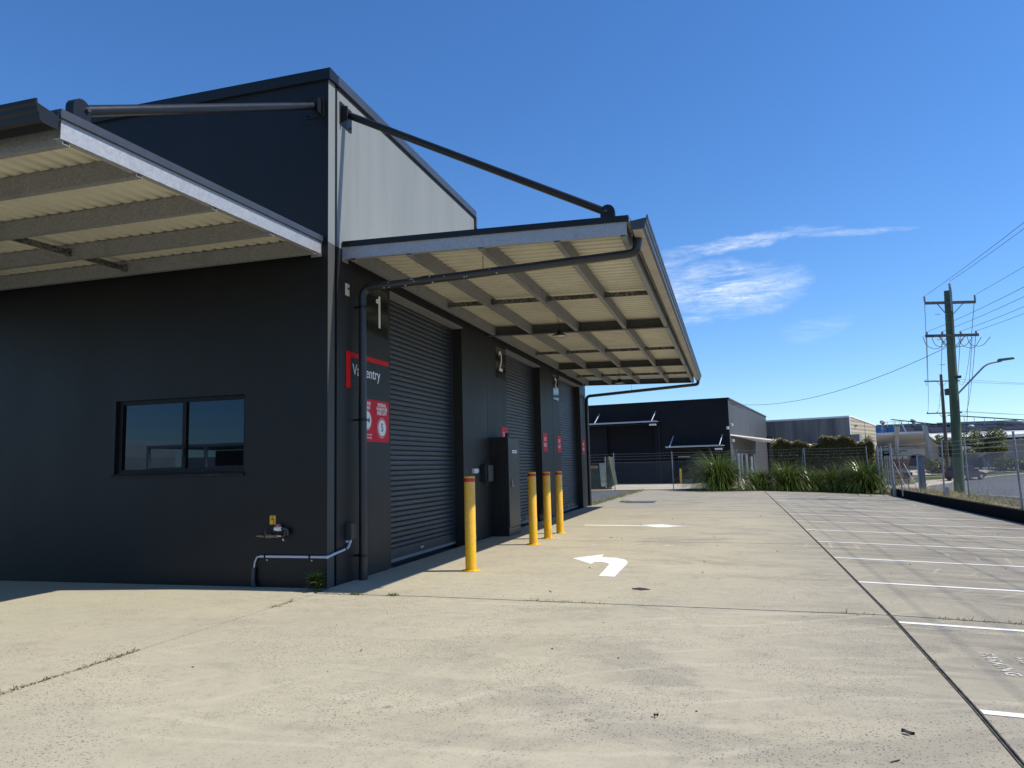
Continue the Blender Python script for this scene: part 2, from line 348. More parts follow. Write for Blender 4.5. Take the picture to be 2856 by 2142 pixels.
M['drain'] = simple('steel_grate', (.16, .18, .20), .5, .4, .2, 20)
M['debris'] = simple('dry_leaf_litter', (.032, .026, .021), .9, 0, .5, 30)
M['lampglass'] = simple('lamp_diffuser', (.62, .62, .58), .3)

# ------------------------------------------------------------------ mesh helpers
class MB:
    def __init__(s): s.v = []; s.f = []; s.mi = []; s.smooth = []
    def add(s, vs, fs, mi=0, sm=False):
        o = len(s.v); s.v += [tuple(v) for v in vs]
        for f in fs: s.f.append(tuple(i + o for i in f)); s.mi.append(mi); s.smooth.append(sm)
        return s
    def box(s, x0, x1, y0, y1, z0, z1, mi=0):
        vs = [(x0, y0, z0), (x1, y0, z0), (x1, y1, z0), (x0, y1, z0), (x0, y0, z1), (x1, y0, z1), (x1, y1, z1), (x0, y1, z1)]
        return s.add(vs, [(0, 3, 2, 1), (4, 5, 6, 7), (0, 1, 5, 4), (1, 2, 6, 5), (2, 3, 7, 6), (3, 0, 4, 7)], mi)
    def bbox(s, x0, x1, y0, y1, z0, z1, b=.01, mi=0):      # box with chamfered edges
        bm = bmesh.new(); bmesh.ops.create_cube(bm, size=1)
        bmesh.ops.scale(bm, vec=(x1 - x0, y1 - y0, z1 - z0), verts=bm.verts); bmesh.ops.translate(bm, vec=((x0 + x1) / 2, (y0 + y1) / 2, (z0 + z1) / 2), verts=bm.verts)
        bmesh.ops.bevel(bm, geom=list(bm.edges), offset=b, segments=2, affect='EDGES', profile=.5)
        bm.verts.index_update()
        s.add([v.co[:] for v in bm.verts], [[v.index for v in f.verts] for f in bm.faces], mi); bm.free(); return s
    def hexa(s, pts, mi=0):      # 8 points: bottom ring then top ring
        return s.add(pts, [(0, 3, 2, 1), (4, 5, 6, 7), (0, 1, 5, 4), (1, 2, 6, 5), (2, 3, 7, 6), (3, 0, 4, 7)], mi)
    def bar(s, a, b, w, h, up=(0, 0, 1), mi=0):
        a = Vector(a); b = Vector(b); d = (b - a).normalized(); u = Vector(up)
        if abs(d.dot(u)) > .98: u = Vector((0, 1, 0))
        r = d.cross(u).normalized() * (w / 2); q = r.cross(d).normalized() * (h / 2)
        return s.hexa([a - r - q, a + r - q, b + r - q, b - r - q, a - r + q, a + r + q, b + r + q, b - r + q], mi)
    def tube(s, pts, r, n=10, mi=0, caps=True, radii=None):
        pts = [Vector(p) for p in pts]; k = len(pts); rings = []; u = None
        for i, p in enumerate(pts):
            d = ((pts[min(i + 1, k - 1)] - pts[max(i - 1, 0)])).normalized()
            if u is None: u = d.orthogonal().normalized()
            else: u = (u - d * u.dot(d)).normalized()
            w = d.cross(u); rr = radii[i] if radii else r
            rings.append([p + (u * cos(2 * pi * j / n) + w * sin(2 * pi * j / n)) * rr for j in range(n)])
        vs = [v for ring in rings for v in ring]; fs = []
        for i in range(k - 1):
            for j in range(n): fs.append((i * n + j, i * n + (j + 1) % n, (i + 1) * n + (j + 1) % n, (i + 1) * n + j))
        s.add(vs, fs, mi, True)
        if caps:
            s.add(rings[0], [tuple(reversed(range(n)))], mi); s.add(rings[-1], [tuple(range(n))], mi)
        return s
    def lathe(s, prof, c, n=24, mi=0):       # prof: (r,z) list
        vs = []; fs = []
        for r, z in prof:
            for j in range(n): vs.append((c[0] + r * cos(2 * pi * j / n), c[1] + r * sin(2 * pi * j / n), c[2] + z))
        for i in range(len(prof) - 1):
            for j in range(n): fs.append((i * n + j, i * n + (j + 1) % n, (i + 1) * n + (j + 1) % n, (i + 1) * n + j))
        return s.add(vs, fs, mi, True)
    def disc(s, c, axis, r, n=24, r2=0, mi=0):
        c = Vector(c); a = Vector(axis).normalized(); u = a.orthogonal().normalized(); w = a.cross(u)
        ring = [c + (u * cos(2 * pi * j / n) + w * sin(2 * pi * j / n)) * r for j in range(n)]
        if r2:
            ring2 = [c + (u * cos(2 * pi * j / n) + w * sin(2 * pi * j / n)) * r2 for j in range(n)]
            return s.add(ring + ring2, [(j, (j + 1) % n, n + (j + 1) % n, n + j) for j in range(n)], mi)
        return s.add(ring, [tuple(range(n))], mi)
    def prism(s, poly, a0, a1, axis, mi=0):  # poly in the two other axes, extruded along axis
        def P(p, a):
            if axis == 'x': return (a, p[0], p[1])
            if axis == 'y': return (p[0], a, p[1])
            return (p[0], p[1], a)
        n = len(poly); vs = [P(p, a0) for p in poly] + [P(p, a1) for p in poly]
        fs = [(i, (i + 1) % n, n + (i + 1) % n, n + i) for i in range(n)] + [tuple(reversed(range(n))), tuple(range(n, 2 * n))]
        return s.add(vs, fs, mi)
    def build(s, name, mats, parent=None, recalc=True):
        me = bpy.data.meshes.new(name); me.from_pydata(s.v, [], s.f)
        if not isinstance(mats, (list, tuple)): mats = [mats]
        for m in mats: me.materials.append(M[m] if isinstance(m, str) else m)
        me.polygons.foreach_set('material_index', s.mi); me.polygons.foreach_set('use_smooth', s.smooth); me.update()
        if recalc:
            bm = bmesh.new(); bm.from_mesh(me); bmesh.ops.recalc_face_normals(bm, faces=bm.faces); bm.to_mesh(me); bm.free()
        return link(name, me, parent)
def link(name, me, parent=None):
    o = bpy.data.objects.new(name, me); col.objects.link(o)
    if parent is not None: o.parent = parent
    return o
def tag(o, label=None, cat=None, group=None, kind=None):
    if label: o['label'] = label
    if cat: o['category'] = cat
    if group: o['group'] = group
    if kind: o['kind'] = kind
    return o
def thing(name, label, cat, loc=(0, 0, 0), rz=0, group=None, kind=None):
    o = bpy.data.objects.new(name, None); col.objects.link(o); o.location = loc; o.rotation_euler = (0, 0, rz); o.empty_display_size = .2
    return tag(o, label, cat, group, kind)
def struct(name, mb, mat, parent=None):
    o = mb.build(name, mat, parent)
    if parent is None: o['kind'] = 'structure'
    return o
def copy_tree(o, parent=None):
    c = o.copy(); col.objects.link(c); c.parent = parent
    for ch in o.children: copy_tree(ch, c)
    return c
def text(name, body, size, mat, parent, origin, right, up, sx=1.0, align='CENTER', ext=.0015, spacing=1.0, fn=None, bold=0.0, line=1.0):
    cu_ = bpy.data.curves.new(name, 'FONT'); cu_.body = body; cu_.size = size; cu_.align_x = align; cu_.align_y = 'CENTER'; cu_.extrude = ext; cu_.space_character = spacing; cu_.offset = bold; cu_.resolution_u = 3; cu_.space_line = line
    ob = bpy.data.objects.new(name, cu_); col.objects.link(ob); bpy.context.view_layer.update()
    me = bpy.data.meshes.new_from_object(ob.evaluated_get(bpy.context.evaluated_depsgraph_get())); bpy.data.objects.remove(ob)
    r = Vector(right); u = Vector(up); n = r.cross(u); og = Vector(origin)
    for v in me.vertices:
        p = og + r * (v.co.x * sx) + u * v.co.y + n * (v.co.z + ext)
        v.co = fn(p) if fn else p
    me.materials.clear(); me.materials.append(M[mat]); me.name = name
    return link(name, me, parent)
def bend(pts, r, k=6):       # round the corners of a polyline
    pts = [Vector(p) for p in pts]; out = [pts[0]]
    for i in range(1, len(pts) - 1):
        a, b, c = pts[i - 1], pts[i], pts[i + 1]
        d1 = (a - b).normalized(); d2 = (c - b).normalized(); rr = min(r, (a - b).length * .48, (c - b).length * .48)
        p1 = b + d1 * rr; p2 = b + d2 * rr
        for j in range(k + 1):
            t = j / k; out.append(p1 * (1 - t) ** 2 + b * 2 * t * (1 - t) + p2 * t * t)
    out.append(pts[-1]); return out

# ------------------------------------------------------------------ ground heights
JP = [(-40, 6.45), (-8, 6.545), (-4.4, 6.61), (-3.47, 6.65), (-.7, 6.72), (4.36, 6.766), (12.3, 6.815), (34.4, 6.88)]
def XJ(y): return float(np.interp(y, [p[0] for p in JP], [p[1] for p in JP]))
def gz(x, y=0):
    j = XJ(y); z = 0.0
    if x > 1.5: z -= .012 * (min(x, j) - 1.5)
    if x > j: z -= .042 * (x - j)
    return z
SZ = [(-400, -.12), (22, -.12), (45, -.45), (72, -1.1), (80, -.9), (88, -.15), (95, -.1), (900, -.1)]
def sz(y): return float(np.interp(y, [p[0] for p in SZ], [p[1] for p in SZ]))
def tz(x, y):                      # terrain outside the yard
    f = min(1, max(0, (x - 13.6) / 1.4)); return sz(y) * f - .02 * (1 - f)
# terrain sheet to the horizon
g = MB()
gx = [-1500, -200, -60, -16, 0, 12.8, 13.6, 15, 25, 40, 80, 200, 1500]; gy = [-1500, -200, -60, -30, 0, 22, 45, 72, 80, 88, 95, 200, 600, 1500]
def groundz(x, y):
    if x <= 12.8 and y <= 34.8: return -.62
    return tz(x, y) - .05
vs_ = []; fs_ = []
for j, y in enumerate(gy):
    for i, x in enumerate(gx):
        inside = -16 < x < 12.9 and -30 <= y < 35
        vs_.append((x, y, -.65 if inside else tz(x, y) - .06))
for j in range(len(gy) - 1):
    for i in range(len(gx) - 1):
        a = j * len(gx) + i; fs_.append((a, a + 1, a + 1 + len(gx), a + len(gx)))
g.add(vs_, fs_); struct('ground', g, 'ground')

# ------------------------------------------------------------------ concrete yard: slabs with open joints
yard = thing('concrete_yard', None, None, kind='structure')
GAP = .016
def slab(x0, x1, y0, y1, xr=None, name='slab'):
    mb = MB(); ys = [y0 + GAP, y1 - GAP]
    if xr: ys = sorted(set(ys + [p[0] for p in JP if y0 < p[0] < y1]))
    top = []; rows = []
    for y in ys:
        a = x0 if not callable(x0) else x0(y); b = x1 if not callable(x1) else x1(y)
        a += GAP; b -= GAP
        xs = [a] + [x for x in (1.5,) if a < x < b] + [b]
        rows.append([(x, y, gz(x, y)) for x in xs])
    k = len(rows[0]); vs = [p for r in rows for p in r]; fs = []
    for j in range(len(rows) - 1):
        for i in range(k - 1): fs.append((j * k + i, j * k + i + 1, (j + 1) * k + i + 1, (j + 1) * k + i))
    n = len(vs); loop = [i for i in range(k)] + [j * k + k - 1 for j in range(1, len(rows))] + [(len(rows) - 1) * k + i for i in range(k - 2, -1, -1)] + [j * k for j in range(len(rows) - 2, 0, -1)]
    low = [(vs[i][0], vs[i][1], vs[i][2] - .12) for i in loop]
    m = len(loop); o = n
    fs += [(loop[i], loop[(i + 1) % m], o + (i + 1) % m, o + i) for i in range(m)]
    mb.add(vs + low, fs); mb.build(name, 'concrete', yard)
ROW = [-26, -.39, 6.42, 13.3, 20.1, 27.2, 34.75]
slab(-16, .07, -9.5, -.004); slab(-16, .07, -26, -9.5)
for a, b in zip(ROW[:-1], ROW[1:]):
    xl = .07 if b < 0 else (.002 if b < 19 else .10)
    if a < 19 < b:
        slab(.002, XJ, a, b, True)
    else: slab(xl, XJ, a, b, True)
    slab(XJ, 12.72, a, b, True)
# dark filler under the joints
f = MB()
for (x0, x1, y0, y1) in ((-16, 6.0, -26, 34.6),):
    for a, b in ((-16, 1.5), (1.5, 6.5)):
        f.add([(a, -26, gz(a) - .05), (b, -26, gz(b) - .05), (b, 34.6, gz(b, 34) - .05), (a, 34.6, gz(a) - .05)], [(0, 1, 2, 3)])
ys = [p[0] for p in JP if p[0] > -30]; ys = [-26] + ys
for y0, y1 in zip(ys[:-1], ys[1:]):
    f.add([(6.5, y0, gz(6.5) - .05), (XJ(y0), y0, gz(XJ(y0), y0) - .05), (XJ(y1), y1, gz(XJ(y1), y1) - .05), (6.5, y1, gz(6.5) - .05)], [(0, 1, 2, 3)])
    f.add([(XJ(y0), y0, gz(XJ(y0), y0) - .05), (12.72, y0, gz(12.72, y0) - .05), (12.72, y1, gz(12.72, y1) - .05), (XJ(y1), y1, gz(XJ(y1), y1) - .05)], [(0, 1, 2, 3)])
f.build('joint_filler', 'soil', yard)
# expansion strip that stands a little proud in the long joint
jx = MB()
for s_ in (-1, 1):
    pts = [(XJ(y) + s_ * .011, y, gz(XJ(y) + s_ * .011, y) - .002) for y in np.linspace(-20, 34.5, 60)]
    jx.tube(pts, .0085, 6)
jx.build('joint_seal', 'sealgrey', yard)

# painted markings
def sheet(name, poly, mat, dz=.004, parent=yard):
    mb = MB(); mb.add([(x, y, gz(x, y) + dz) for x, y in poly], [tuple(range(len(poly)))]); return mb.build(name, mat, parent, False)
LINES = [(-3.488, 12.5), (-.745, 12.5), (1.815, 12.5), (4.39, 12.5), (6.96, 12.5), (9.62, 12.5), (12.28, 12.45), (14.95, 12.5), (17.75, 12.52), (20.15, 12.5), (23.0, 12.55), (25.2, 12.5), (27.8, 12.4)]
for i, (y, xe) in enumerate(LINES):
    x0 = XJ(y) + .02; tl = .045
    sl = (0, .0, .0, .01, .03, .05, .06, .1, .13, .15, .18, .22, .26)[i]
    mb = MB(); xs = np.linspace(x0, xe, 9)
    vv = []
    for k, x in enumerate(xs):
        yy = y + sl * (x - x0) / (xe - x0) * 1.0
        vv += [(x, yy - tl + U(-.004, .004), gz(x, yy) + .004), (x, yy + tl + U(-.004, .004), gz(x, yy) + .004)]
    mb.add(vv, [(2 * k, 2 * k + 2, 2 * k + 3, 2 * k + 1) for k in range(8)]); mb.build('bay_line', 'linepaint', yard, False)
sheet('turn_arrow', [(2.59, 3.52), (3.028, 2.852), (3.043, 3.105), (3.15, 3.115), (3.25, 3.03), (3.318, 2.86), (3.359, 1.637), (3.588, 1.606), (3.586, 2.86), (3.569, 3.2), (3.486, 3.493), (3.291, 3.726), (3.045, 3.758), (3.026, 4.157)], 'linepaint')
sheet('turn_arrow', [(1.54, 10.06), (3.1, 10.02), (3.3, 9.86), (3.442, 9.709), (3.669, 9.786), (3.827, 10.02), (4.133, 10.179), (3.765, 10.35), (3.454, 10.688), (2.927, 10.417), (3.202, 10.23), (1.533, 10.289)], 'linepaint')
def paintdrop(x, y, z): return Vector((x, y, gz(x, y) + .004))
for body, xx, y0, n_ in (('PARKING', 7.165, -2.16, 1), ('VISITOR', 7.40, -2.16, 1)):
    text('bay_lettering', body, .155, 'fadedpaint', yard, (xx, y0, 0), (0, -1, 0), (1, 0, 0), 1.0 if body == 'PARKING' else 1.0, fn=lambda p: paintdrop(p.x, p.y, 0), ext=0, spacing=1.08, bold=.003)
# stain patches and a drain grate
for cx, cy, rx, ry, mt in ((4.055, .676, .13, .11, 'bitumen'), (2.645, 5.7, .16, .09, 'linepaint'), (4.03, 5.76, .2, .09, 'linepaint')):
    n_ = 14; sheet('stain', [(cx + rx * cos(2 * pi * k / n_) * U(.6, 1.1), cy + ry * sin(2 * pi * k / n_) * U(.6, 1.1)) for k in range(n_)], 'fadedpaint' if mt == 'linepaint' else 'debris', .003)
dr = thing('drain_grate', 'flat grey steel drain grate set in the concrete behind a weed', 'drain', (1.7, 21.5, 0))
mb = MB(); mb.box(-.55, .55, -.62, .62, -.05, .004); mb.build('pit', 'soil', dr)
mb = MB()
for s_ in (-1, 1): mb.box(-.55, .55, s_ * .6 - .03, s_ * .6 + .03, .004, .014); mb.box(s_ * .52 - .03, s_ * .52 + .03, -.57, .57, .004, .014)
mb.build('frame', 'drain', dr)
bar_me = None
for k in range(12):
    x = -.44 + k * .08
    if bar_me is None: o = MB().box(-.022, .022, -.57, .57, .004, .013).build('bar', 'drain', dr); bar_me = o.data
    else: o = link('bar', bar_me, dr)
    o.location = (x, 0, 0)

# asphalt strip past the building, forecourt beyond the fence, kerb, verge, street
struct('asphalt_strip', MB().add([(-16, 19.25, -.004), (.07, 19.25, -.004), (.38, 35.1, -.004), (-16, 35.1, -.004)], [(0, 1, 2, 3)]), 'asphalt')
struct('forecourt', MB().add([(-40, 35.2, .012), (12.6, 35.2, .012), (12.9, 47, .012), (13.0, 96, .012), (-40, 96, .012)], [(0, 1, 2, 3, 4)]), 'concrete_far')
kb = MB(); kb.prism([(12.72, -.75), (12.72, .00), (12.735, .02), (12.93, .02), (12.945, .0), (12.945, -.75)], -26, 31.4, 'y'); struct('kerb', kb, 'bitumen')
vg = MB(); vg.add([(12.94, -26, .0), (13.6, -26, .0), (13.6, 32.5, .0), (12.94, 32.5, .0), (15.3, -26, sz(0) + .005), (15.3, 22, sz(22) + .005), (14.9, 33, sz(33) + .02), (13.6, 22, .0)], [(0, 1, 7, 2, 3), (1, 4, 5, 7), (7, 5, 6, 2)]); struct('verge', vg, 'verge')
# street: follows the terrain; edge runs beside the fence then turns away right
rd = MB()
edge = [(-60, 15.3), (22, 15.3), (28, 14.95), (34.4, 15.4), (41, 16.4), (45, 17.2), (48.4, 18.2), (52.8, 19.3), (60, 21.6), (66, 23.4), (72, 25.4), (77.2, 27.4), (80, 30.2), (82, 33.5), (84, 38), (88, 46), (95, 60)]
vv = []
for y, x in edge: vv += [(x, y, sz(y) + .012), (140, y, sz(y) + .012)]
rd.add(vv, [(2 * k, 2 * k + 1, 2 * k + 3, 2 * k + 2) for k in range(len(edge) - 1)]); struct('street', rd, 'road')
kb = MB(); ep = [(x - .12, y, sz(y) + .05) for y, x in edge]
kb.tube(ep, .10, 6); struct('street_kerb', kb, 'concrete_far')
fp = MB(); vv = []
for y, x in edge[4:13]: vv += [(x - 2.2 - (y - 40) * .03, y, sz(y) + .02), (x - .2, y, sz(y) + .02)]
fp.add(vv, [(2 * k, 2 * k + 1, 2 * k + 3, 2 * k + 2) for k in range(len(vv) // 2 - 1)]); struct('footpath', fp, 'concrete_far')
lw = MB(); vv = []
for y, x in edge[3:13]: vv += [(13.2 + max(0, y - 60) * .3, y, tz(14.9, y) + .03), (x - 2.4 - (y - 40) * .03, y, sz(y) + .024)]
lw.add(vv, [(2 * k, 2 * k + 1, 2 * k + 3, 2 * k + 2) for k in range(len(vv) // 2 - 1)]); struct('lawn', lw, 'lawn')
lw2 = MB(); lw2.add([(24, 80.3, sz(80.3) + .03), (29.5, 80.3, sz(80.3) + .03), (34, 82.3, sz(82.3) + .03), (38, 84.2, sz(84.2) + .03), (40, 86.5, sz(86.5) + .03), (31, 83.4, sz(83.4) + .03), (24.6, 82.3, sz(82.3) + .03)], [(0, 1, 6), (1, 2, 5), (1, 5, 6), (2, 3, 4, 5)]); struct('lawn_strip', lw2, 'lawn')
dv = MB(); dv.add([(17, 88, .0), (60, 88, .0), (60, 120, .0), (17, 120, .0)], [(0, 1, 2, 3)]); dv.add([(20, 83, sz(83) + .03), (60, 88.0, .0), (17, 88, .0)], [(0, 1, 2)]); struct('driveway', dv, 'concrete_far')

# ================================================================== main warehouse
wh = thing('warehouse', 'dark charcoal warehouse with three roller doors and sunlight coloured into its upper side wall', 'building')
def xface(mb, light=1):        # last added box: +X face takes material index `light`
    mb.mi[-3] = light
WX0, WX1, WZ0, WZ1 = -3.56, -1.312, 1.572, 2.662
fwm = MB()
for b in ((-14, WX0, 0, .185, -.15, 7.13), (WX1, -.16, 0, .185, -.15, 7.13), (WX0, WX1, 0, .185, -.15, WZ0), (WX0, WX1, 0, .185, WZ1, 7.13)): fwm.box(*b)
fwm.build('front_wall', 'paint', wh)
cr = MB(); cr.box(-.16, 0, 0, .185, -.15, 4.74); xface(cr); cr.build('corner_return', ['paint', 'paint_halflit'], wh)
cr = MB(); cr.box(-.16, 0, 0, .185, 4.74, 7.13); xface(cr); cr.build('corner_return', ['paint', 'paint_sunlit'], wh)
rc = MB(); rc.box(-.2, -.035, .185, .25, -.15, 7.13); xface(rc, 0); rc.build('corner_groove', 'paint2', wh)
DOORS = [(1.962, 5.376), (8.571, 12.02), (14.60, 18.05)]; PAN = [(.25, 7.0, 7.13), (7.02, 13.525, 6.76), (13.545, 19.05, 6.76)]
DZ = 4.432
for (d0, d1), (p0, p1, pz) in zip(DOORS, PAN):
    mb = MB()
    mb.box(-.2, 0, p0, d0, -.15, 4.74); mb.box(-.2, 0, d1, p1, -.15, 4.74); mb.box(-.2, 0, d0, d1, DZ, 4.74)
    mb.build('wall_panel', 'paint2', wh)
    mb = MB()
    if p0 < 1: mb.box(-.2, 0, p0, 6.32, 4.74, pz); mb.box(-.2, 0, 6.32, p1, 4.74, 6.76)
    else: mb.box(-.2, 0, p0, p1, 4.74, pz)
    mb.build('upper_wall_panel', 'paint_sunlit', wh)  # sunlit copy of the wall colour above the canopy, dark copy below
for a, b in ((7.0, 7.02), (13.525, 13.545)): MB().box(-.2, -.02, a, b, -.15, 6.76).build('joint_sealant', 'bitumen', wh)
mb = MB(); mb.box(-14, -.0, 19.05, 19.2, -.15, 6.76); mb.box(-14, -13.8, .185, 19.05, -.15, 6.76); mb.build('rear_wall', 'paint', wh)
MB().box(-13.9, -.1, .1, 19.1, 6.62, 6.7).build('roof', 'roofgrey', wh)
# parapet capping: front run, side run, the step down and the lower run
mb = MB(); mb.prism([(-.045, 7.125), (-.045, 7.285), (-.03, 7.292), (.20, 7.275), (.20, 7.14)], -14, .045, 'x'); mb.build('parapet_cap', 'blackmetal', wh)
mb = MB(); mb.prism([(.045, 7.145), (.045, 7.285), (.03, 7.29), (-.22, 7.272), (-.22, 7.14)], .205, 6.37, 'y'); mb.build('parapet_cap', 'charmetal', wh)
mb = MB(); mb.box(-.22, .05, 6.325, 6.40, 6.90, 7.13); mb.prism([(.045, 6.765), (.045, 6.905), (-.22, 6.895), (-.22, 6.75)], 6.37, 19.22, 'y'); mb.build('parapet_cap', 'charmetal', wh)
mb = MB(); mb.box(.001, .012, .25, 6.3, 7.10, 7.135); mb.build('cap_drip', 'blackmetal', wh)
# window
wnd = MB()
for b in ((WX0, WX1, .05, .12, WZ0, WZ0 + .065), (WX0, WX1, .05, .12, WZ1 - .06, WZ1), (WX0, WX0 + .085, .05, .12, WZ0 + .065, WZ1 - .06), (WX1 - .05, WX1, .05, .12, WZ0 + .065, WZ1 - .06), (-2.40, -2.335, .045, .115, WZ0 + .065, WZ1 - .06)): wnd.box(*b)
window = wnd.build('window', 'winframe', wh)
for a, b, y in ((WX0 + .085, -2.40, .085), (-2.335, WX1 - .05, .075)):
    MB().box(a, b, y, y + .008, WZ0 + .065, WZ1 - .06).build('pane', 'glass', window)
sl = MB(); sl.prism([(-.035, WZ0 - .05), (-.035, WZ0 - .02), (.05, WZ0 + .006), (.05, WZ0 - .002), (-.001, WZ0 - .02), (-.001, WZ0 - .05)], WX0 - .03, WX1 + .01, 'x'); sl.build('sill', 'sillm', window)
for k in range(3): MB().box(WX0 + .05, WX1 - .03, .02 + k * .012, .026 + k * .012, WZ0 + .008, WZ0 + .02 + .008 * k).build('track', 'sillm', window)
for z, xs in ((WZ0 + .3, -2.37),): MB().box(xs - .012, xs + .012, .03, .045, z - .06, z + .06).build('latch', 'blackmetal', window)

# roller doors: one slat mesh per door width
SL = .0865
slat_me = {}
for di, (d0, d1) in enumerate(DOORS):
    rd_ = MB().box(-.6, -.3, d0 - .3, d1 + .3, -.1, 5).build('roller_door', 'cabblack', wh)
    for y_ in (d0 - .019, d1 + .019): MB().box(-.29, -.203, y_ - .031, y_ + .031, 0, DZ + .0).build('guide', 'charmetal', rd_)
    w = d1 - d0 - .03
    if di not in slat_me:
        mb = MB(); prof = [(-.016, 0), (-.004, .006), (.004, .018), (.006, .042), (.003, .066), (-.006, .078), (-.016, SL - .002)]
        vv = []; ny = 2
        for x, z in prof: vv += [(x, -w / 2, z), (x, w / 2, z)]
        mb.add(vv, [(2 * k, 2 * k + 1, 2 * k + 3, 2 * k + 2) for k in range(len(prof) - 1)], 0, False)
        o = mb.build('slat', 'shutter', rd_); slat_me[di] = o.data; first = o
    k = 0; z = .235
    while z < DZ + .02:
        if k == 0 and first is not None: o = first; first = None
        else: o = link('slat', slat_me[di], rd_)
        o.location = (-.225 + U(-.001, .001), (d0 + d1) / 2, z); z += SL; k += 1
    mb = MB(); mb.box(-.245, -.21, d0 + .014, d1 - .014, .075, .235); mb.build('bottom_plate', 'shutter', rd_)
    mb = MB(); mb.box(-.25, -.195, d0 + .014, d1 - .014, .025, .075); mb.build('bottom_rail', 'galv_dark', rd_)
    mb = MB(); mb.box(-.209, -.185, (d0 + d1) / 2 - .1, (d0 + d1) / 2 + .04, .13, .165); mb.build('pull_handle', 'galv', rd_)
    mb = MB(); mb.box(.001, .016, d0 - .02, d1 + .02, DZ + .0, DZ + .035); mb.box(-.19, .001, d0, d1, DZ - .004, DZ - .0005); mb.build('lintel_flashing', 'galv_dark', rd_)
    MB().box(-.30, -.203, d0 - .05, d1 + .05, DZ + .01, DZ + .3).build('roll_cover', 'cabblack', rd_)
MB().box(-.3, .035, 1.9, 1.961, -.02, .006).build('threshold', 'galv_dark', wh)

# ------------------------------------------------------------------ canopies
def canopy(T, P, Ln, D, zb0, slope, purl, raft, brid, nsh, bridfree=True, gut_end=.035):
    zb = lambda o: zb0 + slope * o
    up_ = Vector((0, 0, 1))
    def strip(name, mat, parent, segs):         # segs: list of 8-point lists in (a,o,z)
        mb = MB()
        for s in segs: mb.hexa([P(*p) for p in s])
        return mb.build(name, mat, parent)
    def bx(a0, a1, o0, o1, zl, zh):              # box whose bottom/top follow the fall
        return [(a0, o0, zl(o0)), (a1, o0, zl(o0)), (a1, o1, zl(o1)), (a0, o1, zl(o1)), (a0, o0, zh(o0)), (a1, o0, zh(o0)), (a1, o1, zh(o1)), (a0, o1, zh(o1))]
    H = .205
    BE = .035
    # end beam (channel) and dark barge flashing
    strip('end_beam', 'galv', T, [bx(0, .01, .012, D, lambda o: zb(o) + BE, lambda o: zb(o) + BE + .172), bx(.0102, .075, .012, D, lambda o: zb(o) + BE, lambda o: zb(o) + BE + .01)])
    strip('barge_flashing', 'blackmetal' if Ln > 10 else 'charmetal', T, [bx(-.03, .02, .012, D + .03, lambda o: zb(o) + BE + .174, lambda o: zb(o) + BE + .25), bx(.0202, .12, .012, D + .03, lambda o: zb(o) + BE + .242, lambda o: zb(o) + BE + .25)])
    strip('end_plate', 'galv', T, [bx(-.004, .16, .0, .0118, lambda o: zb(o) - .0, lambda o: zb(o) + BE + .19)])
    for o in purl:
        strip('purlin', 'galv_dark', T, [bx(.012, Ln, o, o + .009, zb, lambda q: zb(q) + H), bx(.012, Ln, o - .068, o - .0002, zb, lambda q: zb(q) + .008), bx(.012, Ln, o - .068, o - .0602, lambda q: zb(q) + .0082, lambda q: zb(q) + .024), bx(.012, Ln, o - .068, o - .0002, lambda q: zb(q) + H - .008, lambda q: zb(q) + H)])
    for a in raft:
        strip('rafter', 'rafter', T, [bx(a, a + .012, .015, D, lambda o: zb(o) + .004, lambda o: zb(o) + H - .004), bx(a - .06, a + .075, .015, D, lambda o: zb(o) - .008, lambda o: zb(o) + .0035)])
    for a in brid:
        for o0, o1 in zip(purl[:-1], purl[1:]):
            b = strip('bridging', 'galv_mottle', T, [bx(a, a + .006, o0 + .012, o1 - .07, lambda o: zb(o) + .06, lambda o: zb(o) + .135), bx(a + .0062, a + .04, o0 + .012, o1 - .07, lambda o: zb(o) + .06, lambda o: zb(o) + .066)])
            strip('cleat', 'galv_mottle', b, [bx(a - .03, a + .045, o0 + .0095, o0 + .06, lambda o: zb(o) + .045, lambda o: zb(o) + .0595), bx(a - .02, a - .014, o0 + .0095, o0 + .09, lambda o: zb(o) + .05, lambda o: zb(o) + .15)])
    # corrugated sheets, one mesh per cover width
    wS = (Ln - .02) / nsh; me = None; per = max(2, round(wS / .19)); 
    for k in range(nsh):
        if True:
            mb = MB(); vv = []; n = per * 6
            for j in range(n + 1):
                a = wS * (j // 6 + (0, .2, .4, .56, .66, .90)[j % 6]) / per; zc = (0, 0, 0, .0, .032, .032)[j % 6] + (.0 if j else .0)
                for o in (.02, D + .06): vv.append(P(a + .02 + k * wS, o, zb(o) + H + .0125 + zc + U(-.0005, .0005)))
            mb.add(vv, [(2 * j, 2 * j + 1, 2 * j + 3, 2 * j + 2) for j in range(n)], 0, False)
            mb.build('roof_sheet', 'cream', T)
    # gutter
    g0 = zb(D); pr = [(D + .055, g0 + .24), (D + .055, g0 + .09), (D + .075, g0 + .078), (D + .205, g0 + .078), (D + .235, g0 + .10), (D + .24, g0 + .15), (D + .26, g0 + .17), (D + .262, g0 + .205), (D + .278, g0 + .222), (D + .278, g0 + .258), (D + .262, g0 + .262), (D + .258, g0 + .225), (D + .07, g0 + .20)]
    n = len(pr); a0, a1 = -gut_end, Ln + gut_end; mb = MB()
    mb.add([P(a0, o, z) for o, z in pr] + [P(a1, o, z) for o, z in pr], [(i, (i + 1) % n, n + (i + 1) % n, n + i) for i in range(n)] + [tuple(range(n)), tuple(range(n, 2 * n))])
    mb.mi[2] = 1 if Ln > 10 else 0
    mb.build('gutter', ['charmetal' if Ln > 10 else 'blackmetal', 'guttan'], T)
    return zb
PR = lambda a, o, z: (o, .4 + a, z)
PL = lambda a, o, z: (-.1 - a, -o, z)
PUR = [.2, 1.075, 2.142, 3.209, 4.09]
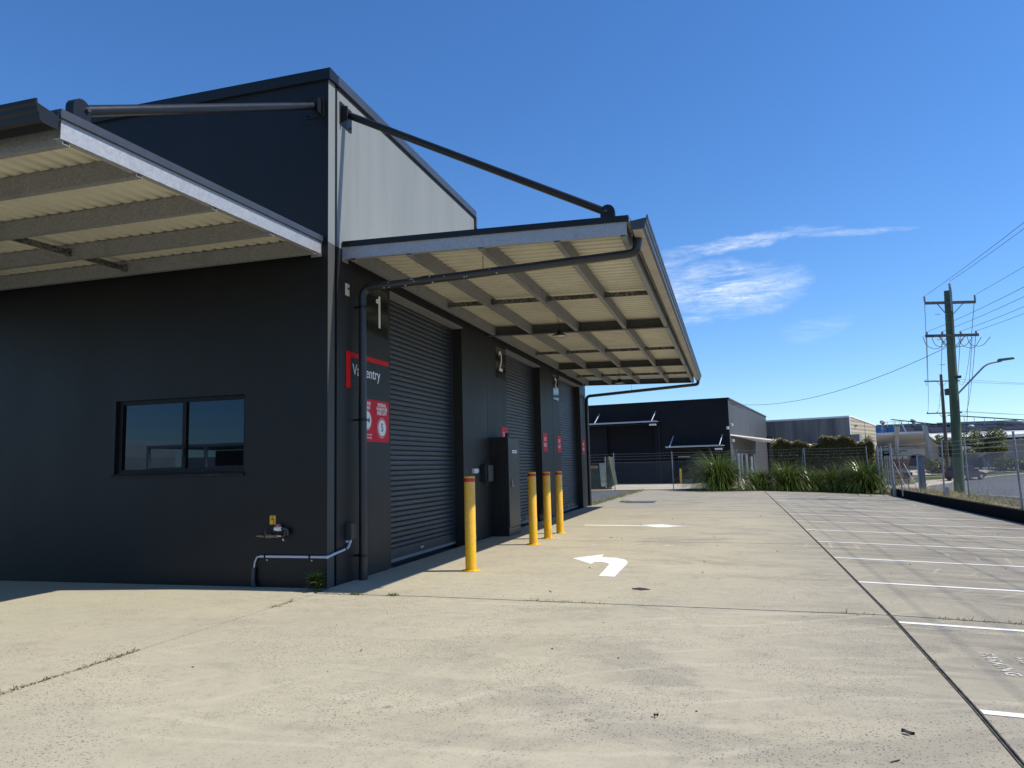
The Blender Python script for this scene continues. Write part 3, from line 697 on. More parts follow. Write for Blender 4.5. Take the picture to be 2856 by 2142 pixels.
cR = thing('side_canopy', 'long cream steel canopy over the three roller doors, held by a black strut', 'canopy')
cL = thing('front_canopy', 'steel canopy at upper left with sunlit galvanised end beam, hung on the window wall', 'canopy')
zR = canopy(cR, PR, 18.62, 4.11, 4.562, -.0245, PUR, [6.73, 13.35, 18.52], [3.7, 10.4, 16.2], 24)
zL = canopy(cL, PL, 9.4, 4.24, 4.536, -.0345, [.2, 1.19, 2.27, 3.37, 4.2], [6.7, 9.3], [3.15], 13)
mb = MB()          # slots punched in the outer bridging ends
def strut(T, wall, end, plate, lug, axis):
    s = MB().tube([wall, end], .053, 16).build('strut', 'blackmetal', T)
    MB().bbox(*plate, b=.004).build('wall_plate', 'blackmetal', s)
    mb = MB()
    c, w, zt, zbot, th = lug
    poly = [(c[0] - w, zbot), (c[0] + w, zbot)] + [(c[0] + w * cos(k * pi / 8), zt - w + w * sin(k * pi / 8)) for k in range(9)]
    if axis == 'x': mb.prism(poly, c[1] - th, c[1] + th, 'y')
    else: mb.prism(poly, c[1] - th, c[1] + th, 'x')
    mb.build('lug', 'blackmetal', s)
    for dx in (-1, 1):
        for dz in (-1, 1):
            if axis == 'x': mb = MB().tube([(plate[1] - .001, (plate[2] + plate[3]) / 2 + dx * .12, (plate[4] + plate[5]) / 2 + dz * .12), (plate[1] + .022, (plate[2] + plate[3]) / 2 + dx * .12, (plate[4] + plate[5]) / 2 + dz * .12)], .016, 6)
            else: mb = MB().tube([((plate[0] + plate[1]) / 2 + dx * .11, plate[2] + .001, (plate[4] + plate[5]) / 2 + dz * .11), ((plate[0] + plate[1]) / 2 + dx * .11, plate[2] - .022, (plate[4] + plate[5]) / 2 + dz * .11)], .016, 6)
            mb.build('bolt', 'blackmetal', s)
    if axis == 'x': MB().box(.012, .11, plate[2] + .03, plate[2] + .055, 6.66, 6.88).build('gusset', 'blackmetal', s)
    else: MB().box(-.13, -.105, -.11, -.012, 6.62, 6.84).build('gusset', 'blackmetal', s)
    MB().tube([(end[0], end[1] - .07, end[2]), (end[0], end[1] + .07, end[2])] if axis == 'x' else [(end[0] - .07, end[1], end[2]), (end[0] + .07, end[1], end[2])], .02, 8).build('pin', 'charmetal', s)
strut(cR, (.06, .46, 6.80), (3.84, .50, 4.86), (0.001, .016, .31, .66, 6.61, 6.955), ((3.86, .50), .095, 4.95, 4.70, .045), 'x')
strut(cL, (-.20, -.06, 6.735), (-.20, -3.93, 4.83), (-.377, -.066, -.016, -.001, 6.58, 6.882), ((-3.98, -.20), .095, 4.91, 4.58, .045), 'y')

# downpipes
def downpipe(label, pts, r, rb, brackets, hang):
    t = thing('downpipe', label, 'pipe', group='black downpipes at the ends of the side canopy')
    MB().tube(bend(pts, rb, 8), r, 18).build('pipe', 'pipe', t)
    for c in brackets[0]:
        MB().tube([(c[0], c[1], c[2] - .02), (c[0], c[1], c[2] + .02)], r + .005, 18).build('bracket', 'blackmetal', t)
        MB().box(.0, c[0], c[1] - .012, c[1] + .012, c[2] - .015, c[2] + .015).build('bracket_arm', 'blackmetal', t)
    for a, b in brackets[1]: MB().tube([a, b], r + .005, 18).build('coupling', 'pipe', t)
    for a, b in hang: MB().tube([a, b], .005, 6).build('hanger', 'blackmetal', t)
    return t
t = downpipe('thick black downpipe crossing under the canopy and down beside door one', [(4.2, .77, 4.62), (4.2, .77, 4.345), (.13, .77, 4.235), (.13, .77, 0)], .058, .15,
         ([(.13, .77, 2.28), (.13, .77, .34), (.13, .77, 3.95)], [((.29, .77, 4.2393), (.42, .77, 4.2428)), ((1.1, .77, 4.2612), (1.2, .77, 4.264)), ((4.2, .77, 4.5), (4.2, .77, 4.56)), ((.13, .77, .0), (.13, .77, .3))]), [((2.02, .77, 4.34), (2.02, .77, 4.54))])
for k in range(16):      # tape scraps and scuffs left on the run
    x = U(.5, 2.4); a = U(-.6, 1.2); z = 4.235 + (x - .13) * .02703
    MB().box(x - .004 - U(0, .012), x + .004, .77 - .0595 * cos(a) - .002, .77 - .0595 * cos(a) + .002, z - .0595 * sin(a) - U(.002, .012), z - .0595 * sin(a) + .004).build('paint_chip', 'whiteplastic', t)
downpipe('far black downpipe at the end corner past door three', [(4.25, 19.12, 4.62), (4.25, 19.12, 4.40), (.06, 19.12, 4.16), (.06, 19.12, 0)], .058, .15,
         ([(.06, 19.12, 2.0)], [((.06, 19.12, 0), (.06, 19.12, .3))]), [((1.8, 19.12, 4.26), (1.8, 19.12, 4.5))])
mb = MB(); mb.tube([(-.09, 19.27, 0), (-.09, 19.27, 4.6)], .05, 12); o = mb.build('vent_pipe', 'charmetal'); tag(o, 'slim grey pipe at the far end corner beside the last downpipe', 'pipe')

# pendant lamps
for x, y, z, top, lb in ((2.1, 5.3, 4.11, 4.50, 'black pendant lamp hanging nearest, before door two'), (2.1, 13.76, 4.02, 4.49, 'black pendant lamp hanging at the far end of the canopy')):
    t = thing('pendant_lamp', lb, 'lamp', (x, y, z), group='pendant lamps under the side canopy')
    MB().lathe([(.0, .13), (.035, .128), (.06, .12), (.062, .06), (.085, .05), (.15, .012), (.155, -.002), (.15, -.006), (.145, .0)], (0, 0, 0), 28).build('housing', 'blackmetal', t)
    MB().lathe([(.145, .0), (.06, .012), (.06, -.004), (.0, -.006)], (0, 0, 0), 28).build('diffuser', 'lampglass', t)
    MB().tube([(.0, 0, .128), (.012, 0, .17), (-.005, 0, .2), (.006, 0, .28), (-.01, 0, top - z)], .005, 6).build('chain', 'blackmetal', t)
    MB().tube([(-.05, 0, .11), (-.06, .01, .2), (-.02, 0, .3), (-.06, 0, .39), (-.02, 0, top - z + .06)], .005, 6).build('cable', 'wire', t)

# ------------------------------------------------------------------ wall signs on the door side
RY, UPZ = (0, 1, 0), (0, 0, 1)
def board(name, label, cat, y0, y1, z0, z1, mat, group=None, th=.006):
    t = thing(name, label, cat, (0, (y0 + y1) / 2, (z0 + z1) / 2), group=group)
    MB().box(.001, .001 + th, -(y1 - y0) / 2, (y1 - y0) / 2, -(z1 - z0) / 2, (z1 - z0) / 2).build('board', mat, t)
    return t, .001 + th
for n_, y0, y1, z0, z1, lb in (('1', 1.14, 1.87, 3.64, 4.40, 'glossy black board with ivory number 1 beside the first roller door'), ('2', 7.70, 8.51, 3.66, 4.41, 'glossy black board with ivory number 2 beside the second roller door'), ('3', 13.70, 14.45, 3.63, 4.42, 'glossy black board with ivory number 3 beside the last roller door')):
    t, x = board('number_sign', lb, 'sign', y0, y1, z0, z1, 'signgloss', 'number signs beside the roller doors')
    if n_ == '1': MB().prism([(.035, -.24), (.095, -.24), (.095, .275), (.045, .275), (.03, .235), (-.005, .212), (-.05, .205), (-.05, .145), (.035, .145)], x, x + .003, 'x').build('number', 'numwhite', t)
    else: text('number', n_, .70, 'numwhite', t, (x, -.005, .03), RY, UPZ, .92, bold=.004)
t, x = board('entry_sign', 'charcoal sign with red edge reading Van entry, left of door one', 'sign', .50, 1.88, 2.735, 3.27, 'signchar')
MB().box(x, x + .002, -.69, -.565, -.2675, .2675).build('red_bar', 'signred2', t); MB().box(x, x + .002, -.565, .69, .197, .2675).build('red_bar', 'signred2', t)
text('lettering', 'Van entry', .235, 'white', t, (x, -.50, .01), RY, UPZ, .96, 'LEFT', bold=.001)
for s_ in ((-.66, -.24), (.66, -.24)): MB().tube([(x, s_[0], s_[1]), (x + .004, s_[0], s_[1])], .006, 6).build('screw', 'blackmetal', t)
t, x = board('speed_sign', 'red sign showing internal warehouse speed limit 5 in a circle', 'sign', 1.392, 1.887, 1.976, 2.62, 'signred')
for ln, z in (('INTERNAL', .255), ('WAREHOUSE', .19), ('SPEED LIMIT', .125)): text('lettering', ln, .076, 'white', t, (x, .0, z), RY, UPZ, .82, bold=.0012)
for k, (ra, mt) in enumerate(((.155, 'white'), (.147, 'signred'), (.128, 'white'))): MB().add([(x + .001 + k * .0015, ra * cos(a), -.10 + ra * sin(a)) for a in [2 * pi * j / 40 for j in range(40)]], [tuple(range(40))]).build('ring', mt, t)
text('number', '5', .185, 'ink', t, (x + .005, 0, -.10), RY, UPZ, .9)
t, x = board('horn_sign', 'red sound horn sign with a horn symbol, half hidden by the downpipe', 'sign', .893, 1.388, 1.976, 2.62, 'signred')
for ln, z in (('SOUND', .255), ('HORN', .19)): text('lettering', ln, .076, 'white', t, (x, .0, z), RY, UPZ, .86, bold=.0012)
for k, (ra, mt) in enumerate(((.155, 'white'), (.147, 'signred'), (.134, 'white'))): MB().add([(x + .001 + k * .0015, -.01 + ra * cos(a), .0 + ra * sin(a)) for a in [2 * pi * j / 40 for j in range(40)]], [tuple(range(40))]).build('ring', mt, t)
MB().add([(x + .006, y, z) for y, z in ((-.09, -.02), (.02, -.012), (.075, -.05), (.075, .05), (.02, .012), (-.09, .02))], [(0, 1, 4, 5), (1, 2, 3, 4)]).build('horn_symbol', 'ink', t)
for ln, z in (('Sound your horn', -.215), ('before entering', -.26)): text('lettering', ln, .048, 'white', t, (x, .0, z), RY, UPZ, .95)
for y0, y1, z0, z1, lb in ((8.04, 8.57, 1.97, 2.506, 'red exit only sign partly hidden behind the tall grey cabinet'), (12.18, 12.715, 1.972, 2.512, 'red exit only sign just past the second roller door'), (14.067, 14.60, 1.96, 2.495, 'red exit only sign just before the third roller door'), (18.22, 18.65, 1.937, 2.481, 'red exit only sign at the far end of the wall past door three')):
    t, x = board('exit_sign', lb, 'sign', y0, y1, z0, z1, 'signred', 'exit only signs along the door wall')
    for ln, z in (('EXIT', .085), ('ONLY', -.085)): text('lettering', ln, .155, 'white', t, (x, .0, z), RY, UPZ, .86, bold=.001)

# ------------------------------------------------------------------ small fittings
t = thing('sensor_plate', 'small beige sensor plate under the near end of the side canopy', 'sensor', (0, .528, 4.17))
MB().bbox(.001, .018, -.058, .058, -.09, .09, .008).build('plate', 'beigeplastic', t)
MB().lathe([(.0, .03), (.014, .026), (.02, .0)], (0, 0, 0), 12).build('sensor_eye', 'boxgrey', t).location = (.03, .012, .0)
t = thing('security_camera', 'small white dome camera under the canopy near door three', 'camera', (.09, 15.98, 4.62))
MB().tube([(-.09, 0, .05), (.02, 0, .05)], .055, 14).build('mount', 'whiteplastic', t); MB().lathe([(.06, .05), (.062, 0), (.05, -.035), (.03, -.055), (0, -.062)], (.03, 0, 0), 16).build('dome', 'whiteplastic', t)
t = thing('isolator_box', 'black cable isolator box mounted on the wall beside the tall cabinet', 'box', (0, 6.66, 1.42))
MB().bbox(.001, .12, -.2, .2, -.19, .19, .012).build('body', 'cabblack', t); MB().bbox(.1205, .165, -.14, .2, -.185, .175, .015).build('cover', 'boxgrey', t)
MB().tube([(.06, 0, -.19), (.06, 0, -.26)], .02, 8).build('gland', 'cabblack', t); MB().tube([(.06, .1, .19), (.06, .1, .24)], .02, 8).build('gland', 'cabblack', t)
t = thing('wall_socket', 'small pale grey wall fitting behind the nearest bollard', 'fitting', (0, 6.04, 1.475))
MB().prism([(-.17, -.05), (.1, -.05), (.17, .0), (.1, .05), (-.17, .05)], .001, .05, 'x').build('cover', 'greyplastic', t)
MB().box(.05, .056, -.1, .06, -.03, .03).build('faceplate', 'whiteplastic', t)
# electrical cabinet
t = thing('electrical_cabinet', 'tall dark grey electrical cabinet standing against the wall between doors one and two', 'cabinet', (0, 7.15, 0))
MB().box(.002, .40, 0, .93, .0, 2.22).build('body', 'cabblack', t)
dmb = MB().bbox(.401, .425, .03, .92, .19, 2.2, .006).build('door', 'cabgrey', t)
MB().box(.401, .418, .0, .93, .0, .17).build('plinth', 'cabgrey', t)
MB().box(.4255, .428, .34, .71, 1.855, 1.925).build('label_plate', 'white', dmb)
MB().box(.4281, .4286, .40, .66, 1.878, 1.895).build('print_line', 'boxgrey', dmb)
MB().bbox(.4255, .445, .20, .26, 1.08, 1.26, .006).build('handle', 'galv_dark', dmb); MB().tube([(.445, .23, 1.12), (.465, .23, 1.12), (.465, .30, 1.10)], .012, 8).build('lock', 'galv', dmb)
MB().tube([(.25, .55, 2.22), (.25, .55, 2.34)], .05, 12).build('vent', 'boxgrey', t)
MB().box(.02, .39, -.004, -.0005, 1.98, 2.18).build('side_louvre', 'cabblack', t)
# tap valves on the front wall
t = thing('tap_sign', 'small yellow plate with a tap symbol above the valve pipes', 'sign', (-.837, 0, .90))
MB().bbox(-.046, .046, -.006, -.001, -.06, .06, .002).build('plate', 'tapyellow', t)
m_ = MB(); m_.box(-.02, .022, -.0085, -.0062, .005, .015); m_.box(.014, .022, -.0085, -.0062, -.05, .005); m_.box(-.02, -.013, -.0085, -.0062, -.006, .005); m_.box(-.008, .006, -.0085, -.0062, .02, .026); m_.box(-.004, .002, -.0085, -.0062, .015, .02); m_.build('tap_symbol', 'ink', t)
MB().box(-.03, .03, -.0085, -.0062, .04, .046).build('print_line', 'debris', t); MB().box(-.005, .001, -.009, -.0086, .018, .024).build('red_dot', 'redknob', t)
t = thing('ball_valve', 'white plastic ball valve with red handle below the yellow tap sign', 'valve', (-.72, -.05, .785))
MB().lathe([(.016, -.055), (.028, -.053), (.030, -.03), (.026, -.026), (.033, -.012), (.033, .012), (.026, .026), (.031, .03), (.029, .053), (.016, .055)], (0, 0, 0), 16).build('body', 'whiteplastic', t).rotation_euler = (0, pi / 2, 0)
MB().bbox(-.04, .04, -.018, .018, .036, .066, .008).build('handle', 'redknob', t); MB().tube([(0, 0, .02), (0, 0, .04)], .012, 8).build('stem', 'whiteplastic', t)
MB().tube(bend([(.05, 0, 0), (.15, 0, 0), (.15, 0, -.09)], .04), .018, 10).build('elbow', 'boxgrey', t)
t = thing('brass_pipe', 'tarnished brass valve pipe stub with lever on the front wall', 'pipe', (-.85, -.06, .685))
MB().tube([(-.21, 0, 0), (-.17, 0, .002), (-.08, 0, 0)], .016, 10, radii=[.008, .015, .018]).build('stub', 'copper', t)
MB().lathe([(.016, -.06), (.026, -.055), (.026, -.02), (.022, -.01), (.03, .0), (.03, .02), (.02, .03), (.02, .1), (.026, .105), (.026, .14), (.016, .145)], (0, 0, 0), 14).build('valve_body', 'copper', t).rotation_euler = (0, pi / 2, 0)
MB().hexa([(-.075, -.005, .02), (-.055, -.005, .02), (-.055, .003, .02), (-.075, .003, .02), (-.068, -.005, .11), (-.063, -.005, .11), (-.063, .003, .11), (-.068, .003, .11)]).build('lever', 'boxgrey', t)
MB().tube(bend([(.14, 0, 0), (.24, 0, .0), (.24, .02, .1)], .03), .015, 10).build('elbow', 'boxgrey', t); MB().tube([(.15, -.025, .005), (.2, -.03, .005)], .008, 8).build('clip', 'whiteplastic', t); MB().tube([(.225, -.02, -.03), (.235, -.02, -.06)], .008, 8).build('clip', 'whiteplastic', t)
# conduit and junction box round the corner
t = thing('junction_box', 'dark grey junction box low on the corner with pale conduit below', 'box', (0, .56, .70))
MB().bbox(.001, .085, -.075, .075, -.12, .12, .008).build('box', 'boxgrey', t); MB().bbox(.0855, .1, -.07, .07, -.11, .11, .006).build('lid', 'cabgrey', t)
t = thing('conduit', 'pale grey electrical conduit bent round the bottom corner of the building', 'conduit')
MB().tube(bend([(-1.01, -.03, .41), (.03, -.03, .41), (.045, .10, .435), (.045, .50, .475), (.045, .56, .58)], .10, 8), .017, 12).build('pipe', 'greyplastic', t)
for a, b in (((.0, -.03, .41), (.035, -.03, .41)), ((.045, .545, .54), (.045, .56, .58))): MB().tube([a, b], .021, 12).build('coupling', 'greyplastic', t)
MB().box(.0, .03, .50, .53, .545, .575).build('clip', 'greyplastic', t)
for x in (-.93, -.24): MB().tube([(x - .013, -.03, .41), (x + .013, -.03, .41)], .021, 12).build('saddle', 'blackmetal', t); MB().box(x + .005, x + .02, -.012, -.001, .35, .37).build('screw', 'greyplastic', t)
MB().tube([(.045, .40, .466), (.045, .43, .4685)], .021, 12).build('saddle', 'blackmetal', t)
MB().tube([(-1.01, -.03, .41), (-1.06, -.03, .40), (-1.095, -.03, .33), (-1.105, -.03, .24)], .011, 10).build('cable', 'greyplastic', t)
MB().tube([(-1.105, -.03, .255), (-1.11, -.032, .20), (-1.112, -.035, .10), (-1.09, -.05, .03), (-1.06, -.06, -.02)], .03, 14, radii=[.033, .031, .031, .03, .03]).build('corrugated_sleeve', 'pipe', t)

# ------------------------------------------------------------------ bollards
BOL = [(1.390, 1.807, 1.418, 'yellow steel bollard nearest the camera with torn plastic wrap', .42, 1.33), (1.395, 5.516, 1.428, 'yellow bollard in front of door two, second from the camera', .38, 1.36), (1.400, 6.725, 1.42, 'yellow bollard third from the camera, trailing a plastic strip', .36, 1.36), (1.400, 7.912, 1.418, 'farthest of the four yellow bollards outside the doors', .34, 1.36)]
for bi, (x, y, h, lb, w0, w1) in enumerate(BOL):
    t = thing('bollard', lb, 'bollard', (x, y, 0), group='yellow bollards outside the roller doors')
    r = .083
    MB().lathe([(r, .012), (r, h - .012), (r - .004, h - .004), (r - .012, h), (0, h + .002)], (0, 0, 0), 28).build('post', 'yellow', t)
    MB().lathe([(r + .0015, h - .085), (r + .002, h - .084), (r + .002, h - .032), (r + .0015, h - .031)], (0, 0, 0), 28).build('band', 'redband', t)
    MB().lathe([(.0, .001), (.142, .001), (.142, .012), (r + .006, .013), (r + .004, .019), (r, .024)], (0, 0, 0), 28).build('base_plate', 'yellow', t)
    for k in range(4): MB().lathe([(.013, .012), (.013, .024), (.006, .03), (0, .03)], (.114 * cos(k * pi / 2 + .7), .114 * sin(k * pi / 2 + .7), 0), 6).build('bolt', 'yellow', t)
    mb = MB(); vv = []; nr = 22; nn = 36
    ph = U(0, 6)
    for i in range(nr):
        z = w0 + (w1 - w0) * i / (nr - 1)
        for j in range(nn):
            a = 2 * pi * j / nn; rag = 0
            rr = r + .004 + .003 * sin(5 * a + z * 9 + ph) * sin(z * 17 + 2 * a) + (.012 * max(0, sin(3 * a + ph)) if i < 3 else 0)
            zz = z + (.03 * sin(4 * a + ph) + U(-.015, .015) if i == 0 else 0)
            vv.append((rr * cos(a), rr * sin(a), zz))
    mb.add(vv, [(i * nn + j, i * nn + (j + 1) % nn, (i + 1) * nn + (j + 1) % nn, (i + 1) * nn + j) for i in range(nr - 1) for j in range(nn)], 0, True)
    mb.build('plastic_wrap', 'wrap', t)
    if bi > 0:      # loose flap of wrap
        mb = MB(); vv = []
        sgn = -1
        for i in range(9):
            q = i / 8; zc = .62 - .3 * q
            for j in range(4): vv.append((sgn * (r + .005 + .05 * sin(q * pi) * (j / 3) + .012 * sin(9 * q + j)), -.05 - .02 * j + .015 * sin(7 * q + 2 * j), zc + .02 * sin(3 * j + i)))
        mb.add(vv, [(i * 4 + j, i * 4 + j + 1, i * 4 + j + 5, i * 4 + j + 4) for i in range(8) for j in range(3)], 0, True); mb.build('loose_wrap', 'wrap', t)
    if bi == 2:
        MB().tube(bend([(r, -.02, .2), (.16, -.05, .16), (.22, -.08, .05), (.25, -.1, .008)], .05), .006, 5).build('plastic_strip', 'whiteplastic', t)

# ================================================================== fences
def chainlink(mb, a, b, z0, z1, pitch=.07, r=.0022, zf=None):
    a = Vector((a[0], a[1], 0)); b = Vector((b[0], b[1], 0)); Lg = (b - a).length; d = (b - a) / Lg; H = z1 - z0
    nrm = Vector((-d.y, d.x, 0))
    k = -int(H / pitch) - 1
    while k * pitch < Lg:
        for s in (1, -1):
            s0 = k * pitch; u0, u1 = (s0, s0 + H) if s > 0 else (s0 + H, s0)     # u at z0, u at z1
            t0, t1 = 0.0, 1.0
            du = u1 - u0
            for lim, sg in ((0, 1), (Lg, -1)):
                c0 = sg * (u0 - lim); c1 = sg * (u1 - lim)
                if c0 < 0 and c1 < 0: t0 = 2
                elif c0 < 0: t0 = max(t0, c0 / (c0 - c1))
                elif c1 < 0: t1 = min(t1, c0 / (c0 - c1))
            if t0 >= t1: continue
            off = nrm * (.002 * s)
            p = a + d * (u0 + du * t0) + off; q = a + d * (u0 + du * t1) + off
            p.z = z0 + H * t0; q.z = z0 + H * t1
            if zf: p.z += zf(p.x, p.y); q.z += zf(q.x, q.y)
            dd = (q - p).normalized(); w = nrm * r; v = dd.cross(nrm) * r
            vs = [p + w, p - w * .5 + v * .87, p - w * .5 - v * .87, q + w, q - w * .5 + v * .87, q - w * .5 - v * .87]
            mb.add(vs, [(0, 1, 4, 3), (1, 2, 5, 4), (2, 0, 3, 5)])
        k += 1
def barbed(mb, a, b, n=20, sag=.02, r=.004):
    a = Vector(a); b = Vector(b); pts = [a.lerp(b, i / n) - Vector((0, 0, sag * 4 * (i / n) * (1 - i / n))) for i in range(n + 1)]
    mb.tube(pts, r, 4, caps=False)
    Lg = (b - a).length; k = int(Lg / .14)
    for i in range(k):
        q = (i + .5) / k; p = a.lerp(b, q) - Vector((0, 0, sag * 4 * q * (1 - q)))
        mb.bar(p - Vector((.0, .012, .018)), p + Vector((0, .012, .018)), .005, .005)
        mb.bar(p - Vector((.012, .0, -.014)), p + Vector((.012, 0, -.014)), .005, .005)
fn = thing('rear_fence', 'chain link fence with barbed wire across the back of the yard', 'fence', (0, 35.45, 0))
FP = [-14.0, -10.5, -7.9, -4.8, -1.42, 1.99, 5.62, 9.22, 12.4]
for x in FP:
    z = gz(x, 35) if x < 12 else -.2
    mb = MB().tube([(x, 0, z - .1), (x - .02, 0, 2.2)], .026, 10); mb.build('post', 'postgalv', fn)
mb = MB(); chainlink(mb, (-14, .03), (5.6, .03), .02, 1.62, .085, .0020); o = mb.build('mesh', 'meshwire', fn, False); o['kind'] = 'stuff'
mb = MB(); chainlink(mb, (5.6, .03), (12.4, .03), .0, 1.55, .17, .0016); o = mb.build('mesh', 'meshwire', fn, False); o['kind'] = 'stuff'
for z in (1.63, 1.82, 1.98, 2.13):
    mb = MB()
    for a, b in zip(FP[:-1], FP[1:]): barbed(mb, (a, -.03, z), (b, -.03, z))
    mb.build('barbed_wire', 'meshwire', fn, False)
MB().bar((8.95, .0, .05), (9.15, 0, 2.15), .04, .03).build('brace', 'postgalv', fn)
# side fence along the street
sf = thing('street_fence', 'chain link fence with steel posts along the street verge', 'fence', (0, 0, 0))
SP = [(12.95, -4.0, .01, 0), (12.90, 5.2, .01, 0), (12.50 + .45, 14.9, .0, .02), (13.5, 21.65, 0, -.01), (13.12, 23.5, .0, .03), (12.62, 28.6, .02, -.06)]
SP2 = [(12.95, -13.0), (12.95, -4), (12.92, 5.2), (12.96, 15.0), (13.45, 21.65), (13.10, 23.5), (12.58, 28.2)]
for i, (x, y) in enumerate(SP2):
    lean = (0, 0, 0, -.06, .0, .06, -.08)[i]
    MB().tube([(x, y, -.2), (x + lean, y, 2.16)], .03, 10).build('post', 'postgalv', sf)
    MB().tube([(x + lean, y, 2.155), (x + lean, y, 2.185)], .034, 10).build('post_cap', 'postgalv', sf)
mb = MB()
for (a, b) in zip(SP2[:4], SP2[1:5]): chainlink(mb, (a[0] + .04, a[1]), (b[0] + .04, b[1]), .06, 1.62, .075, .0023)
o = mb.build('mesh', 'meshwire', sf, False); o['kind'] = 'stuff'
mb = MB()
for (a, b) in zip(SP2[4:6], SP2[5:7]): chainlink(mb, (a[0] + .04, a[1]), (b[0] + .04, b[1]), .06, 1.5, .13, .0022)
o = mb.build('mesh', 'meshwire', sf, False); o['kind'] = 'stuff'
for z in (1.63, 1.80, 1.95, 2.10):
    mb = MB()
    for a, b in zip(SP2[:-1], SP2[1:]): barbed(mb, (a[0], a[1], z), (b[0], b[1], z), 10, .015)
    mb.build('barbed_wire', 'meshwire', sf, False)
MB().tube([(12.66, 28.0, 1.25), (13.05, 27.2, 1.15 * 0 + .02)], .022, 8).build('stay', 'postgalv', sf)
MB().box(13.17, 13.33, 23.7, 23.86, .0, .34).build('spare_post_stub', 'postgalv', sf)
# gate
gt = thing('mesh_gate', 'galvanised mesh gate standing at the back right corner of the yard', 'gate', (12.18, 33.4, 0))
def gl(x0, y0, x1, y1, z0, z1, nm, r=.024): MB().tube([(x0, y0, z0), (x1, y1, z1)], r, 8).build(nm, 'postgalv', gt)
gl(.35, -.2, .35, -.2, -.3, 2.15, 'gate_post', .045); gl(.55, .0, .55, 0, -.3, 2.15, 'gate_post', .045)
G0, G1 = (.62, -.5), (.30, -3.3)
gp = lambda q, z: (G0[0] + (G1[0] - G0[0]) * q, G0[1] + (G1[1] - G0[1]) * q, z)
for z in (.06, .85, 1.60): MB().tube([gp(0, z), gp(1, z)], .02, 8).build('rail', 'postgalv', gt)
for q in (0, .5, 1): MB().tube([gp(q, .06), gp(q, 1.6)], .02, 8).build('stile', 'postgalv', gt)
for z in (1.78, 1.95, 2.1): mb = MB(); barbed(mb, gp(0, z), gp(1, z), 8); mb.build('barbed_wire', 'meshwire', gt, False)
t = thing('gate_strainer', 'heavy grey strainer post at the end of the street fence', 'post', (12.46, 29.4, 0)); MB().tube([(0, 0, -.4), (-.03, 0, 2.16)], .055, 12).build('post', 'postgalv', t); MB().tube([(-.03, 0, 2.16), (-.03, 0, 2.2)], .06, 12).build('cap', 'postgalv', t)
MB().tube([(.05, -.1, -.3), (.06, -.1, 1.32), (.45, -.55, .0)], .02, 8).build('stay', 'postgalv', t)
t = thing('marker_post', 'short wide blue grey post standing on the verge behind the fence', 'post', (13.72, 29.6, 0)); MB().bbox(-.13, .13, -.09, .09, -.1, 1.62, .015).build('post', 'bluepost', t); MB().box(-.17, -.132, -.06, .03, .05, 1.63).build('edge_rail', 'greyplastic', t)
t = thing('letterbox', 'small dark letterbox on a thin stake by the lawn', 'letterbox', (14.35, 35.5, -.2)); MB().tube([(0, 0, 0), (0, 0, .75)], .02, 8).build('stake', 'boxgrey', t); MB().bbox(-.2, .2, -.12, .12, .7, .92, .015).build('box', 'boxgrey', t); MB().box(-.15, .15, -.125, -.1205, .84, .86).build('slot', 'cabblack', t)

# ================================================================== neighbouring dark warehouse (rotated)
A8 = radians(8.2)
nb = thing('neighbour_warehouse', 'navy charcoal warehouse behind the rear fence with two slim awnings', 'building', (5.30, 47.23, 0), -A8)
HB = 6.05
fw_ = MB()
for b in ((-30, -9.24, 0, .25, -.2, HB), (-9.24, -5.5, 0, .25, 4.34, HB), (-5.5, -4.1, 0, .25, -.2, HB), (-4.1, -.14, 0, .25, 2.05, HB), (-.14, -.001, 0, .25, -.2, HB)): fw_.box(*b)
fw_.build('front_wall', 'B_front', nb)
MB().box(-.25, 0, .2501, 26.4, -.2, HB - .002).build('side_wall', 'B_side', nb); MB().box(-.0, .004, .0, .25, -.2, HB).build('corner_edge', 'B_side', nb)
MB().box(-30, -.25, 26.1, 26.4, -.2, HB).build('rear_wall', 'B_front', nb); MB().box(-30, .0, .1, 26.3, HB - .25, HB - .15).build('roof', 'roofgrey', nb)
MB().box(-30, .06, -.06, .28, HB + .002, HB + .12).build('parapet_cap', 'B_front', nb); MB().box(-.28, .06, .281, 26.5, HB + .002, HB + .12).build('parapet_cap', 'B_side', nb)
for x in (-9.5, -5.37, -17): MB().box(x - .012, x + .012, -.004, -.0005, 4.75 if x > -12 else 0, HB).build('panel_joint', 'bitumen', nb)
MB().box(.001, .005, 11.8, 11.83, 0, HB).build('panel_joint', 'bitumen', nb)
d_ = MB().box(-9.3, -5.45, .22, .24, -.1, 4.4).build('roller_door', 'cabblack', nb)
rb_me = None
for k in range(50):
    if rb_me is None: o = MB().prism([(.205, 0), (.185, .03), (.185, .055), (.205, .084)], -9.22, -5.52, 'x').build('slat', 'B_front', d_); rb_me = o.data
    else: o = link('slat', rb_me, d_)
    o.location = (0, 0, .1 + k * .0855)
